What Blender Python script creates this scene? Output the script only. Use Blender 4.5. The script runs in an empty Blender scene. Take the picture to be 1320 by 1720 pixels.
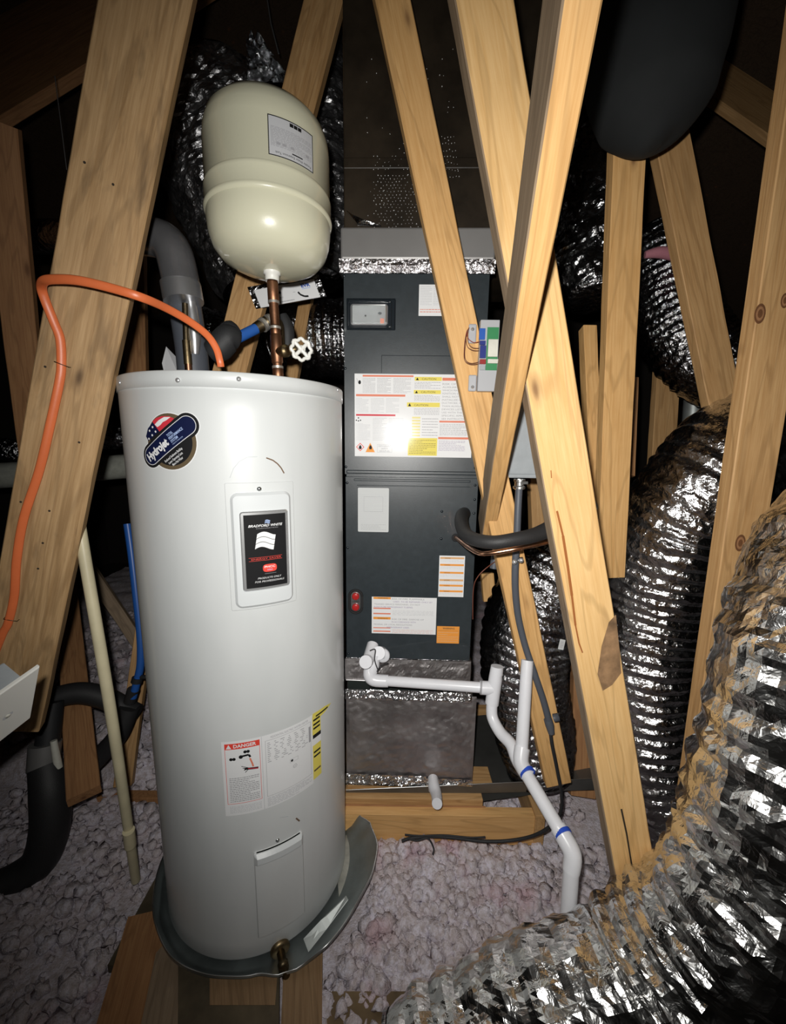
import bpy, bmesh, math, random
import numpy as np
from mathutils import Vector, Matrix, noise
from mathutils.geometry import tessellate_polygon
random.seed(7); np.random.seed(7)
H = 1.40                                   # camera height above the working datum
# ---------------------------------------------------------------- camera
F, PITCH, ROLL = 674.8, .1693, .0137        # focal length in px of a 1320x1720 frame
cp, sp, cr, sr = math.cos(PITCH), math.sin(PITCH), math.cos(ROLL), math.sin(ROLL)
FW = Vector((0, cp, -sp)); _u = Vector((0, sp, cp)); _r = Vector((1, 0, 0))
RT = cr*_r + sr*_u; UP = -sr*_r + cr*_u
EYE = Vector((0, 0, H))
scene = bpy.context.scene
cam = bpy.data.cameras.new('camera'); camo = bpy.data.objects.new('camera', cam)
scene.collection.objects.link(camo); scene.camera = camo
cam.sensor_fit = 'VERTICAL'; cam.sensor_height = 24; cam.lens = 24*F/1720
cam.clip_start = .02; cam.clip_end = 60
M = Matrix((RT, UP, -FW)).transposed().to_4x4(); M.translation = EYE; camo.matrix_world = M
# ---------------------------------------------------------------- world, lights, exposure
w = bpy.data.worlds.new('attic_dark'); scene.world = w; w.use_nodes = True
w.node_tree.nodes['Background'].inputs[0].default_value = (.9, .95, 1, 1)
w.node_tree.nodes['Background'].inputs[1].default_value = .0
scene.view_settings.view_transform = 'Standard'; scene.view_settings.look = 'None'
scene.view_settings.gamma = 1; scene.view_settings.exposure = 0; scene.view_settings.use_curve_mapping = False
def flash():                                # the phone's LED flash beside the lens, the only light in the attic
    L = bpy.data.lights.new('phone_flash', 'SPOT'); L.energy = 1; L.color = (1, .985, .96)
    L.spot_size = math.radians(137); L.spot_blend = 1.; L.shadow_soft_size = .012
    L.use_nodes = True; nt = L.node_tree; nt.nodes.clear()
    fo = nt.nodes.new('ShaderNodeLightFalloff'); fo.inputs['Strength'].default_value = FLASH; fo.inputs['Smooth'].default_value = .75
    em = nt.nodes.new('ShaderNodeEmission'); out = nt.nodes.new('ShaderNodeOutputLight')
    nt.links.new(fo.outputs['Quadratic'], em.inputs['Strength']); nt.links.new(em.outputs[0], out.inputs[0])
    em.inputs[0].default_value = (1, .99, .97, 1)
    o = bpy.data.objects.new('phone_flash', L); scene.collection.objects.link(o)
    o.location = EYE + Vector((-.03, .0, .055)); d = (Vector((.17, 1.3, H-.14)) - o.location)
    o.rotation_euler = d.to_track_quat('-Z', 'Y').to_euler()
FLASH = 100
flash()
# ---------------------------------------------------------------- geometry helpers
def ray(x, y): return RT*(x-660) + UP*(860-y) + FW*F
def PY(x, y, Y): d = ray(x, y); return EYE + d*(Y/d.y)
def D(x, y, k): return EYE + ray(x, y)*(k/F)
def PZ(x, y, z): d = ray(x, y); return EYE + d*((z-H)/d.z)
COL = scene.collection
MATS = {}
class MB:
    def __init__(s): s.v = []; s.f = []; s.m = []; s.sm = []; s.mats = []
    def mi(s, mat):
        if mat not in s.mats: s.mats.append(mat)
        return s.mats.index(mat)
    def add(s, vs, fs, mat, smooth=False):
        b = len(s.v); k = s.mi(mat); s.v.extend([tuple(v) for v in vs])
        for f in fs: s.f.append(tuple(b+i for i in f)); s.m.append(k); s.sm.append(smooth)
        return s
    def box(s, c, size, mat, rot=None, bev=0.0):
        vs, fs = cube_geo(*size, bev); R = rot if rot else Matrix.Identity(3); c = Vector(c)
        return s.add([R @ Vector(v) + c for v in vs], fs, mat)
    def tube(s, pts, r, mat, seg=16, caps=True, spl=0, smooth=True):
        if spl: pts, r = spline(pts, r, spl)
        n = len(pts); rs = r if isinstance(r, (list, tuple)) else [r]*n
        vs, fs = [], []; fr = frames(pts)
        for p, rr, (a, b) in zip(pts, rs, fr):
            for i in range(seg):
                t = 2*math.pi*i/seg; vs.append(p + a*(math.cos(t)*rr) + b*(math.sin(t)*rr))
        for j in range(n-1):
            for i in range(seg):
                k = (i+1) % seg; fs.append((j*seg+i, j*seg+k, (j+1)*seg+k, (j+1)*seg+i))
        s.add(vs, fs, mat, smooth)
        if caps:
            s.add(vs[:seg], [tuple(range(seg))[::-1]], mat); s.add(vs[-seg:], [tuple(range(seg))], mat)
        return s
    def lathe(s, prof, c, mat, axis=(0, 0, 1), seg=48, smooth=True):
        c = Vector(c); ax = Vector(axis).normalized(); a = ax.orthogonal().normalized(); b = ax.cross(a)
        if abs(ax.z) > .999: a = Vector((1, 0, 0)); b = Vector((0, 1, 0))
        vs, fs = [], []
        for r, z in prof:
            for i in range(seg):
                t = 2*math.pi*i/seg; vs.append(c + ax*z + a*(r*math.cos(t)) + b*(r*math.sin(t)))
        for j in range(len(prof)-1):
            for i in range(seg):
                k = (i+1) % seg; fs.append((j*seg+i, j*seg+k, (j+1)*seg+k, (j+1)*seg+i))
        return s.add(vs, fs, mat, smooth)
    # -------- flat print and plates laid on a surface S (plane or cylinder) in its own u, v metres
    def rect(s, S, u0, v0, u1, v1, off, mat):
        if u1 < u0: u0, u1 = u1, u0
        if v1 < v0: v0, v1 = v1, v0
        n = max(1, int((u1-u0)/S.step)); vs = []
        for i in range(n+1):
            u = u0+(u1-u0)*i/n; vs += [S.pt(u, v0, off), S.pt(u, v1, off)]
        return s.add(vs, [(2*i, 2*i+2, 2*i+3, 2*i+1) for i in range(n)], mat)
    def lay(s, S, pts, fs, off, mat):                # flat faces bent onto a curved surface: split until they follow it
        if S.step > 1: return s.add([S.pt(u, v, off) for u, v in pts], fs, mat)
        out = []
        def cut(t):
            sp_ = [abs(t[i][0]-t[(i+1) % 3][0]) for i in range(3)]; i = sp_.index(max(sp_))
            if sp_[i] <= S.step: out.append(t); return
            p, q, r = t[i], t[(i+1) % 3], t[(i+2) % 3]; mid = ((p[0]+q[0])/2, (p[1]+q[1])/2); cut((p, mid, r)); cut((mid, q, r))
        for f in fs:
            for i in range(1, len(f)-1): cut((pts[f[0]], pts[f[i]], pts[f[i+1]]))
        vs = [S.pt(u, v, off) for t in out for u, v in t]
        return s.add(vs, [(3*i, 3*i+1, 3*i+2) for i in range(len(out))], mat)
    def poly(s, S, pts, off, mat):
        fs = [tuple(range(len(pts)))] if len(pts) < 5 else [tuple(t) for t in tessellate_polygon([[Vector((u, v, 0)) for u, v in pts]])]
        return s.lay(S, pts, fs, off, mat)
    def line(s, S, pts, wd, off, mat):
        for (a, b), (c, d) in zip(pts[:-1], pts[1:]):
            du, dv = c-a, d-b; L = math.hypot(du, dv) or 1; nx, ny = -dv/L*wd/2, du/L*wd/2
            s.poly(S, [(a-nx, b-ny), (c-nx, d-ny), (c+nx, d+ny), (a+nx, b+ny)], off, mat)
        return s
    def frame(s, S, u0, v0, u1, v1, wd, off, mat):
        if u1 < u0: u0, u1 = u1, u0
        if v1 < v0: v0, v1 = v1, v0
        s.rect(S, u0, v0, u1, v0+wd, off, mat); s.rect(S, u0, v1-wd, u1, v1, off, mat)
        s.rect(S, u0, v0, u0+wd, v1, off, mat); s.rect(S, u1-wd, v0, u1, v1, off, mat)
    def disc(s, S, u, v, r, off, mat, seg=28, sy=1, a0=0, a1=2*math.pi):
        # strips so that it follows a curved surface
        vs = [(u, v)] + [(u+r*math.cos(a0+(a1-a0)*i/seg), v+sy*r*math.sin(a0+(a1-a0)*i/seg)) for i in range(seg+1)]
        return s.lay(S, vs, [(0, i, i+1) for i in range(1, seg+1)], off, mat)
    def pill(s, S, a, b, r, off, mat, n=14):
        du, dv = b[0]-a[0], b[1]-a[1]; L = math.hypot(du, dv); e = (du/L, dv/L); g = (-e[1], e[0]); cols = []
        for i in range(n+1):
            t = math.pi*i/n; x = -r*math.cos(t); y = r*math.sin(t)
            cols.append((x if x < 0 else x+L, y))
        cols.insert(n//2+1, (L, r)) if n % 2 == 0 else None
        vs = []
        for x, y in cols:
            for q in (-y, y): vs.append((a[0]+e[0]*x+g[0]*q, a[1]+e[1]*x+g[1]*q))
        return s.lay(S, vs, [(2*i, 2*i+2, 2*i+3, 2*i+1) for i in range(len(cols)-1)], off, mat)
    def text(s, S, txt, u, v, h, off, mat, rot=0, align='LEFT', shear=0, width=None, bold=0):
        vs, fs, wd = text_geo(txt, shear, bold)
        k = h/.7; sx = k if width is None else width/max(wd, 1e-6)
        ox = {'LEFT': 0, 'CENTER': -wd*sx/2, 'RIGHT': -wd*sx}[align]; c, d = math.cos(rot), math.sin(rot)
        return s.add([S.pt(u+(x*sx+ox)*c-y*k*d, v+(x*sx+ox)*d+y*k*c, off) for x, y in vs], fs, mat)
    def dashes(s, S, u0, v0, u1, v1, rows, off, mat, th=.45, seed=1, fill=.93):   # tiny print too small to read
        rnd = random.Random(seed)
        if v1 < v0: v0, v1 = v1, v0
        dv = (v1-v0)/rows
        for i in range(rows):
            v = v1-(i+.5)*dv; u = u0; end = u1 if rnd.random() < .75 else u0+(u1-u0)*rnd.uniform(.45, .9)
            while u < end:
                L = rnd.uniform(.03, .11)*(u1-u0)
                s.rect(S, u, v-dv*th/2, min(u+L, end), v+dv*th/2, off, mat); u += L+(1-fill)*(u1-u0)*.25
        return s
    def slab(s, S, u0, v0, u1, v1, r, o0, o1, mat, bev=.003, smooth=False):
        if u1 < u0: u0, u1 = u1, u0
        if v1 < v0: v0, v1 = v1, v0
        def cols(i):                                   # i = inset
            a0, a1, b0, b1 = u0+i, u1-i, v0+i, v1-i; rr = max(r-i, 1e-4); us = []
            for j in range(7): us.append(rr*(1-math.cos(math.pi/2*j/6)))
            m = 10; full = us + [rr+(a1-a0-2*rr)*j/m for j in range(1, m)] + [a1-a0-x for x in us[::-1]]
            out = []
            for x in full:
                d = min(x, a1-a0-x); c = rr-math.sqrt(max(0, rr*rr-(rr-d)**2)) if d < rr else 0
                out.append((a0+x, b0+c, b1-c))
            return out
        A, B = cols(0), cols(bev); n = len(A)
        loop = lambda C, o: [S.pt(u, hi, o) for u, lo, hi in C] + [S.pt(u, lo, o) for u, lo, hi in C[::-1]]
        L0, L1, L2 = loop(A, o0), loop(A, o1-bev if o1 > o0 else o1+bev), loop(B, o1); N = 2*n
        fs = []
        for k in range(2):
            for i in range(N): fs.append((k*N+i, k*N+(i+1) % N, (k+1)*N+(i+1) % N, (k+1)*N+i))
        s.add(L0+L1+L2, fs, mat, False)
        return s.add(L2, [(i, i+1, N-2-i, N-1-i) for i in range(n-1)], mat, smooth)
def cube_geo(x, y, z, bev, _c={}):
    key = (round(x, 5), round(y, 5), round(z, 5), round(bev, 5))
    if key not in _c:
        bm = bmesh.new(); bmesh.ops.create_cube(bm, size=1); bmesh.ops.scale(bm, vec=(x, y, z), verts=bm.verts)
        if bev > 0: bmesh.ops.bevel(bm, geom=list(bm.edges), offset=bev, segments=2, affect='EDGES', profile=.5)
        bm.verts.ensure_lookup_table(); _c[key] = ([tuple(v.co) for v in bm.verts], [tuple(v.index for v in f.verts) for f in bm.faces]); bm.free()
    return _c[key]
def text_geo(txt, shear, bold, _c={}):
    key = (txt, shear, bold)
    if key not in _c:
        cu = bpy.data.curves.new('t', 'FONT'); cu.body = txt; cu.shear = shear; cu.offset = bold; cu.resolution_u = 2; cu.fill_mode = 'FRONT'
        o = bpy.data.objects.new('t', cu); COL.objects.link(o); dg = bpy.context.evaluated_depsgraph_get(); dg.update()
        me = bpy.data.meshes.new_from_object(o.evaluated_get(dg)); vs = [(v.co.x, v.co.y) for v in me.vertices]; fs = [tuple(p.vertices) for p in me.polygons]
        bpy.data.objects.remove(o); bpy.data.curves.remove(cu); bpy.data.meshes.remove(me)
        x0 = min(v[0] for v in vs); wd = max(v[0] for v in vs)-x0
        _c[key] = ([(x-x0, y) for x, y in vs], fs, wd)
    return _c[key]
def spline(pts, r, n):
    P = [Vector(p) for p in pts]; R = list(r) if isinstance(r, (list, tuple)) else [r]*len(P); out, ro = [], []
    for i in range(len(P)-1):
        a, b, c, d = P[max(i-1, 0)], P[i], P[i+1], P[min(i+2, len(P)-1)]
        for j in range(n):
            t = j/n; out.append(.5*((2*b)+(c-a)*t+(2*a-5*b+4*c-d)*t*t+(3*b-a-3*c+d)*t**3)); ro.append(R[i]+(R[i+1]-R[i])*t)
    return out+[P[-1]], ro+[R[-1]]
def frames(pts):
    n = len(pts); T = [(pts[min(i+1, n-1)]-pts[max(i-1, 0)]).normalized() for i in range(n)]
    a = T[0].orthogonal().normalized(); out = []
    for t in T:
        a = (a - t*a.dot(t)).normalized(); out.append((a, t.cross(a)))
    return out
class Plane:
    step = 9.
    def __init__(s, o, uu, nn, vv=(0, 0, 1)): s.o = Vector(o); s.u = Vector(uu).normalized(); s.v = Vector(vv).normalized(); s.n = Vector(nn).normalized()
    def pt(s, u, v, off=0): return s.o + s.u*u + s.v*v + s.n*off
    def uv(s, x, y, off=0):
        d = ray(x, y); t = (s.o + s.n*off - EYE).dot(s.n)/d.dot(s.n); P = EYE+d*t-s.o; return P.dot(s.u), P.dot(s.v)
class Cyl:
    step = .008
    def __init__(s, cx, cy, z, R): s.c = Vector((cx, cy, z)); s.R = R
    def pt(s, u, v, off=0): t = u/s.R; return s.c + Vector((math.sin(t)*(s.R+off), -math.cos(t)*(s.R+off), v))
    def uv(s, x, y, off=0):
        d = ray(x, y); ox, oy = -s.c.x, -s.c.y; R = s.R+off
        a = d.x**2+d.y**2; b = d.x*ox+d.y*oy; c = ox*ox+oy*oy-R*R; t = (-b-math.sqrt(max(b*b-a*c, 0)))/a
        P = EYE+d*t-s.c; return math.atan2(P.x, -P.y)*s.R, P.z
# ---------------------------------------------------------------- objects
def thing(name, label, cat, loc, group=None):
    o = bpy.data.objects.new(name, None); o.empty_display_size = .05; COL.objects.link(o); o.location = loc
    o['label'] = label; o['category'] = cat
    if group: o['group'] = group
    return o
def obj(name, mb, parent=None, label=None, cat=None, group=None, kind=None):
    me = bpy.data.meshes.new(name); V = np.array(mb.v, dtype=np.float64); root = parent
    while root is not None and root.parent is not None: root = root.parent
    if root is not None: org = np.array(root.location)
    else: org = np.array([(V[:, 0].min()+V[:, 0].max())/2, (V[:, 1].min()+V[:, 1].max())/2, V[:, 2].min()])
    me.from_pydata((V-org).tolist(), [], mb.f)
    for m in mb.mats: me.materials.append(MATS[m])
    me.polygons.foreach_set('material_index', mb.m); me.polygons.foreach_set('use_smooth', mb.sm); me.update()
    o = bpy.data.objects.new(name, me); COL.objects.link(o)
    if parent: o.parent = parent
    else: o.location = org
    if label: o['label'] = label
    if cat: o['category'] = cat
    if group: o['group'] = group
    if kind: o['kind'] = kind
    return o
def beam(label, L0, R0, L1, R1, W=.089, T=.038, psi=0., mat='pine', e0=0., e1=0., k=None, Y=None, parent=None, name='timber_beam', cat='beam', group='roof timbers', side=None, twist=.0007):
    """a sawn timber whose face towards the camera runs between the two edge lines; its distance follows from its real width W"""
    m0 = ((L0[0]+R0[0])/2, (L0[1]+R0[1])/2); m1 = ((L1[0]+R1[0])/2, (L1[1]+R1[1])/2)
    if Y: k = (Y[0]/ray(*m0).y*F, Y[1]/ray(*m1).y*F)
    h = Vector((math.cos(psi), math.sin(psi), 0)); k0, k1 = k or (1., 1.)
    for it in range(1 if k else 40):
        c0, c1 = D(*m0, k0), D(*m1, k1); a = (c0-c1).normalized(); wv = (h-a*h.dot(a)).normalized(); n = a.cross(wv)
        if n.y < 0: n = -n
        wid = []
        for c, l, r in ((c0, L0, R0), (c1, L1, R1)):
            q = []
            for p in (l, r):
                d = ray(*p); t = (c-EYE).dot(n)/d.dot(n); q.append(EYE+d*t)
            wid.append(abs((q[1]-q[0]).dot(wv)))
        if not k: k0 *= (W/wid[0])**.8; k1 *= (W/wid[1])**.8
    if k: W = sum(wid)/2
    c0 = c0 + a*e0; c1 = c1 - a*e1; Ln = (c0-c1).length
    R = Matrix((wv, n, a)).transposed(); 
    if R.determinant() < 0: R = Matrix((-wv, n, a)).transposed()
    g = .0022; sec = [(-W/2+g, 0), (W/2-g, 0), (W/2, g), (W/2, T-g), (W/2-g, T), (-W/2+g, T), (-W/2, T-g), (-W/2, g)]
    ns = 24; vs = []; sd = random.random()*50
    for j in range(ns+1):
        z = Ln*j/ns; nz = noise.noise_vector(Vector((sd, z*3, 0)))*twist
        for x, y in sec: 
            e = noise.noise(Vector((sd+x*30, z*9, y*30)))*.0014
            vs.append(Vector((x+nz.x+e*(1 if x > 0 else -1), y+nz.y, z)))
    fs = [(j*8+i, j*8+(i+1) % 8, (j+1)*8+(i+1) % 8, (j+1)*8+i) for j in range(ns) for i in range(8)] + [tuple(range(8))[::-1], tuple(ns*8+i for i in range(8))]
    me = bpy.data.meshes.new(name); me.from_pydata([tuple(v) for v in vs], [], fs); me.materials.append(MATS[mat]); me.update()
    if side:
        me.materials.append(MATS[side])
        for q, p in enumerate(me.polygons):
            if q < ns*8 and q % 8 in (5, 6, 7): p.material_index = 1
    bmh = bmesh.new(); bmh.from_mesh(me); bmesh.ops.recalc_face_normals(bmh, faces=bmh.faces); bmh.to_mesh(me); bmh.free()
    o = bpy.data.objects.new(name, me); COL.objects.link(o); Mx = R.to_4x4(); Mx.translation = c1; o.matrix_world = Mx
    if parent: o.parent = parent
    else: o['label'] = label; o['category'] = cat; o['group'] = group
    o['_n'] = tuple(n); return o, Plane(c1, R.col[0], -n, a), Ln
# ---------------------------------------------------------------- materials
class NT:
    def __init__(s, name):
        m = bpy.data.materials.new(name); m.use_nodes = True; s.m = m; s.t = m.node_tree; s.p = s.t.nodes['Principled BSDF']; MATS[name] = m
    def n(s, typ, **kw):
        nd = s.t.nodes.new('ShaderNode'+typ)
        for k, v in kw.items():
            if k.startswith('i_'): nd.inputs[k[2:].replace('_', ' ')].default_value = v
            elif k.startswith('n'): nd.inputs[int(k[1:])].default_value = v
            else: setattr(nd, k, v)
        return nd
    def l(s, a, b): s.t.links.new(a, b)
    def set(s, **kw):
        for k, v in kw.items(): s.p.inputs[k.replace('_', ' ')].default_value = v
    def ramp(s, src, stops):
        r = s.n('ValToRGB'); cr_ = r.color_ramp
        while len(cr_.elements) > 1: cr_.elements.remove(cr_.elements[-1])
        for i, (p, c) in enumerate(stops):
            e = cr_.elements[0] if i == 0 else cr_.elements.new(p); e.position = p; e.color = (*c, 1) if len(c) == 3 else c
        s.l(src, r.inputs[0]); return r.outputs[0]
    def coord(s, scale=(1, 1, 1), rnd=False):
        tc = s.n('TexCoord'); mp = s.n('Mapping'); mp.inputs['Scale'].default_value = scale; s.l(tc.outputs['Object'], mp.inputs[0])
        if rnd:
            oi = s.n('ObjectInfo'); mu = s.n('Math', operation='MULTIPLY', n1=37.); s.l(oi.outputs['Random'], mu.inputs[0])
            s.l(mu.outputs[0], mp.inputs['Location'])
        return mp.outputs[0]
    def noise(s, co, sc, det=3, rough=.6, dist=0):
        nd = s.n('TexNoise'); nd.inputs['Scale'].default_value = sc; nd.inputs['Detail'].default_value = det; nd.inputs['Roughness'].default_value = rough; nd.inputs['Distortion'].default_value = dist
        s.l(co, nd.inputs['Vector']); return nd.outputs['Fac']
    def bump(s, h, st, dist=.002):
        b = s.n('Bump'); b.inputs['Strength'].default_value = st; b.inputs['Distance'].default_value = dist; s.l(h, b.inputs['Height']); s.l(b.outputs[0], s.p.inputs['Normal']); return b
    def mix(s, f, a, b, mode='MIX'):
        m = s.n('Mix', data_type='RGBA', blend_type=mode)
        for src, k in ((f, 0), (a, 6), (b, 7)):
            if hasattr(src, 'is_output'): s.l(src, m.inputs[k])
            else: m.inputs[k].default_value = src if k == 0 else (*src, 1)
        return m.outputs[2]
def plain(name, col, rough=.5, metal=0., bump=0., bs=200, var=0., coat=0., spec=.5, **kw):
    N = NT(name); N.set(Base_Color=(*col, 1), Roughness=rough, Metallic=metal)
    N.p.inputs['Specular IOR Level'].default_value = spec
    if coat: N.set(Coat_Weight=coat, Coat_Roughness=.06)
    co = N.coord()
    if var:
        f = N.noise(co, bs*.12, 4); N.l(N.mix(N.ramp(f, [(.35, (0, 0, 0)), (.7, (1, 1, 1))]), tuple(c*(1-var) for c in col), tuple(min(1, c*(1+var*.5)) for c in col)), N.p.inputs['Base Color'])
    if bump: N.bump(N.noise(co, bs, 3), bump, .001)
    return N
def wood(name, light, dark, knot=(.16, .07, .03), rough=.62, spec=.35, stain=0.):
    N = NT(name); N.set(Roughness=rough); N.p.inputs['Specular IOR Level'].default_value = spec
    co = N.coord((1, 1, .035), True); co2 = N.coord((1, 1, .12), True); co3 = N.coord((1, 1, 1), True)
    fib = N.noise(co, 160, 4, .7); broad = N.noise(co2, 9, 3, .5, .6)
    sn = N.n('Math', operation='MULTIPLY', n1=58.); N.l(broad, sn.inputs[0]); si = N.n('Math', operation='SINE'); N.l(sn.outputs[0], si.inputs[0])
    line = N.ramp(si.outputs[0], [(.0, (0, 0, 0)), (.55, (0, 0, 0)), (1., (1, 1, 1))])
    c = N.mix(N.ramp(fib, [(.3, (0, 0, 0)), (.72, (1, 1, 1))]), dark, light)
    c = N.mix(N.ramp(line, [(0, (0, 0, 0)), (1, (.38, .38, .38))]), c, tuple(x*.62 for x in dark))
    vo = N.n('TexVoronoi'); vo.inputs['Scale'].default_value = 5.; N.l(N.coord((1.6, 1.6, .55), True), vo.inputs['Vector'])
    kn = N.ramp(vo.outputs['Distance'], [(0, (1, 1, 1)), (.035, (.8, .8, .8)), (.07, (.25, .25, .25)), (.12, (0, 0, 0))]); c = N.mix(kn, c, knot)
    st = N.noise(co3, 4.5, 4, .6); c = N.mix(N.ramp(st, [(.5, (0, 0, 0)), (.8, (.32, .32, .32))]), c, tuple(x*.72 for x in dark))
    if stain:
        s2 = N.noise(N.coord((1, 1, .22), True), 17, 4, .65, .4); c = N.mix(N.ramp(s2, [(.52, (0, 0, 0)), (.72, (stain, stain, stain))]), c, (.13, .085, .045))
    N.l(c, N.p.inputs['Base Color']); N.bump(fib, .25, .0012); return N
wood('pine', (.80, .50, .215), (.62, .34, .12))
wood('pine_stained', (.64, .42, .215), (.42, .25, .11), (.06, .03, .015), stain=.75)
wood('pine_pale', (.87, .58, .27), (.72, .43, .165))
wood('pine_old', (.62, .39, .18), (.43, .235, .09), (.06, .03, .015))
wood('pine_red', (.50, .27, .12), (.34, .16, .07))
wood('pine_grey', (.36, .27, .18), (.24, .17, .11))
wood('pine_dull', (.36, .235, .125), (.25, .15, .075))
wood('deck', (.10, .065, .04), (.06, .037, .022), rough=.8)
plain('pitch_hole', (.03, .02, .012), .8)
plain('resin', (.36, .13, .04), .35, bump=.3)
plain('black_wall', (.03, .024, .02), .9)
def enamel():
    N = NT('enamel'); N.set(Roughness=.42, Coat_Weight=.30, Coat_Roughness=.09); co = N.coord()
    f = N.noise(N.coord((1, 1, .35)), 3.5, 4, .6)
    N.l(N.mix(N.ramp(f, [(.3, (0, 0, 0)), (.7, (1, 1, 1))]), (.58, .605, .605), (.68, .70, .70)), N.p.inputs['Base Color']); N.bump(N.noise(co, 130, 2), .10, .0004)
enamel()
plain('enamel_trim', (.66, .69, .70), .3, coat=.3)
plain('enamel_line', (.44, .47, .48), .5)
plain('cream_paint', (.70, .69, .52), .3, bump=.12, bs=160, coat=.6)
plain('cream_line', (.55, .55, .43), .35)
plain('ahu_paint', (.030, .039, .045), .36, bump=.16, bs=420, var=.15, spec=.55, coat=.12)
plain('ahu_dark', (.012, .017, .022), .22, spec=.6)
plain('gasket', (.012, .012, .013), .8)
plain('rubber', (.018, .019, .021), .62, bump=.35, bs=300)
plain('rubber_ins', (.024, .024, .025), .55, bump=.6, bs=420)
plain('conduit_gray', (.085, .095, .115), .5, bump=.15)
plain('steel', (.6, .62, .62), .3, 1.)
plain('galv', (.52, .56, .56), .42, 1., bump=.3, bs=60, var=.25)
plain('galv_dull', (.42, .45, .44), .5, .7, bump=.3, bs=40, var=.45)
plain('chrome', (.8, .81, .82), .26, .75)
plain('copper', (.40, .20, .115), .46, 1., bump=.25, bs=90, var=.55)
plain('copper_bright', (.78, .42, .26), .28, 1., var=.3)
plain('solder', (.62, .60, .55), .4, .8, bump=.4, bs=300)
plain('brass', (.33, .25, .14), .42, 1., bump=.3, bs=150, var=.4)
plain('brass_dark', (.13, .10, .06), .45, 1., bump=.3, bs=150)
plain('pvc', (.78, .79, .83), .3, var=.05, bs=60)
plain('cpvc', (.70, .63, .42), .42, var=.12, bs=80)
plain('pex_blue', (.02, .10, .38), .38)
plain('blue_mark', (.02, .08, .55), .4)
plain('orange_cable', (.86, .20, .065), .38, bump=.15, bs=80, var=.08)
plain('plastic_white', (.74, .74, .70), .42)
plain('plastic_cream', (.66, .66, .58), .45, var=.12)
plain('plastic_gray', (.42, .43, .45), .42)
plain('box_gray', (.36, .39, .41), .42, bump=.1, var=.1)
plain('term_blue', (.02, .10, .42), .4); plain('term_navy', (.015, .03, .2), .4); plain('term_red', (.28, .02, .02), .4)
plain('pcb_green', (.03, .22, .08), .5); plain('wire_brown', (.16, .05, .03), .5); plain('wire_red', (.30, .03, .02), .45)
plain('tape_gray', (.28, .275, .27), .45, .35, bump=.35, bs=18, var=.18)
plain('tape_silver', (.62, .63, .65), .35, .85, bump=.4, bs=40)
plain('plenum_brown', (.030, .022, .014), .42, bump=.25, bs=60, var=.5)
plain('green_metal', (.07, .085, .08), .4, .6, bump=.3, bs=30, var=.3)
plain('mass_gray', (.010, .012, .013), .9, bump=.3, bs=30, var=.3)
plain('pink_batt', (.45, .18, .22), .9, bump=.6, bs=120)
plain('osb', (.22, .15, .075), .75, bump=.5, bs=60, var=.5)
for nm, c in dict(ink_white=(.80, .81, .82), ink_black=(.012, .012, .013), ink_grey=(.36, .36, .38), ink_pale=(.55, .56, .58), ink_red=(.78, .06, .04), ink_red2=(.62, .03, .05), ink_coral=(.75, .22, .13),
                  ink_orange=(.85, .33, .05), ink_tan=(.72, .42, .20), ink_yellow=(.80, .68, .12), ink_yellow2=(.80, .72, .30), ink_navy=(.005, .009, .045), ink_blue=(.03, .10, .45), ink_sky=(.42, .55, .85), ink_bronze=(.12, .088, .05), ink_violet=(.36, .30, .44), ink_cardboard=(.58, .60, .60)).items():
    N_ = plain(nm, c, .65, coat=.35); N_.set(Coat_Roughness=.11)
    if max(c) < .25: N_.p.inputs['Specular IOR Level'].default_value = .15
plain('red_knob', (.45, .02, .02), .3, coat=.4)
plain('scuff', (.16, .10, .06), .7)
def glass():
    N = NT('sight_glass'); N.set(Base_Color=(.85, .9, .9, 1), Roughness=.08, Transmission_Weight=.85, IOR=1.45)
glass()
plain('sight_inner', (.42, .42, .43), .4, .3, bump=.5, bs=50, var=.3)
def foil(name, col, rough, bsc, bst, var=.2):
    N = NT(name); N.set(Metallic=1., Roughness=rough); co = N.coord()
    f = N.noise(co, 7, 3); N.l(N.mix(N.ramp(f, [(.4, (0, 0, 0)), (.65, (1, 1, 1))]), tuple(c*(1-var) for c in col), col), N.p.inputs['Base Color'])
    r = N.noise(co, 16, 2); mr = N.n('MapRange'); mr.inputs['To Min'].default_value = rough*.6; mr.inputs['To Max'].default_value = rough*1.7; N.l(r, mr.inputs[0]); N.l(mr.outputs[0], N.p.inputs['Roughness'])
    vo = N.n('TexVoronoi'); vo.inputs['Scale'].default_value = bsc; N.l(co, vo.inputs['Vector'])
    n2 = N.noise(co, bsc*1.6, 3, .6, .8); ad = N.n('Math', operation='ADD'); N.l(vo.outputs['Distance'], ad.inputs[0]); N.l(n2, ad.inputs[1])
    N.bump(ad.outputs[0], bst, .006)
foil('foil', (.86, .87, .89), .17, 42, .55)
foil('foil_big', (.84, .84, .83), .20, 26, .40)
foil('foil_crush', (.9, .9, .92), .30, 30, .7)
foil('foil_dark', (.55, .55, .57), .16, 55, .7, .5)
foil('foil_panel', (.60, .57, .57), .42, 40, .22, .25)
foil('foil_tape', (.92, .90, .93), .26, 70, .8, .1)
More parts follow.
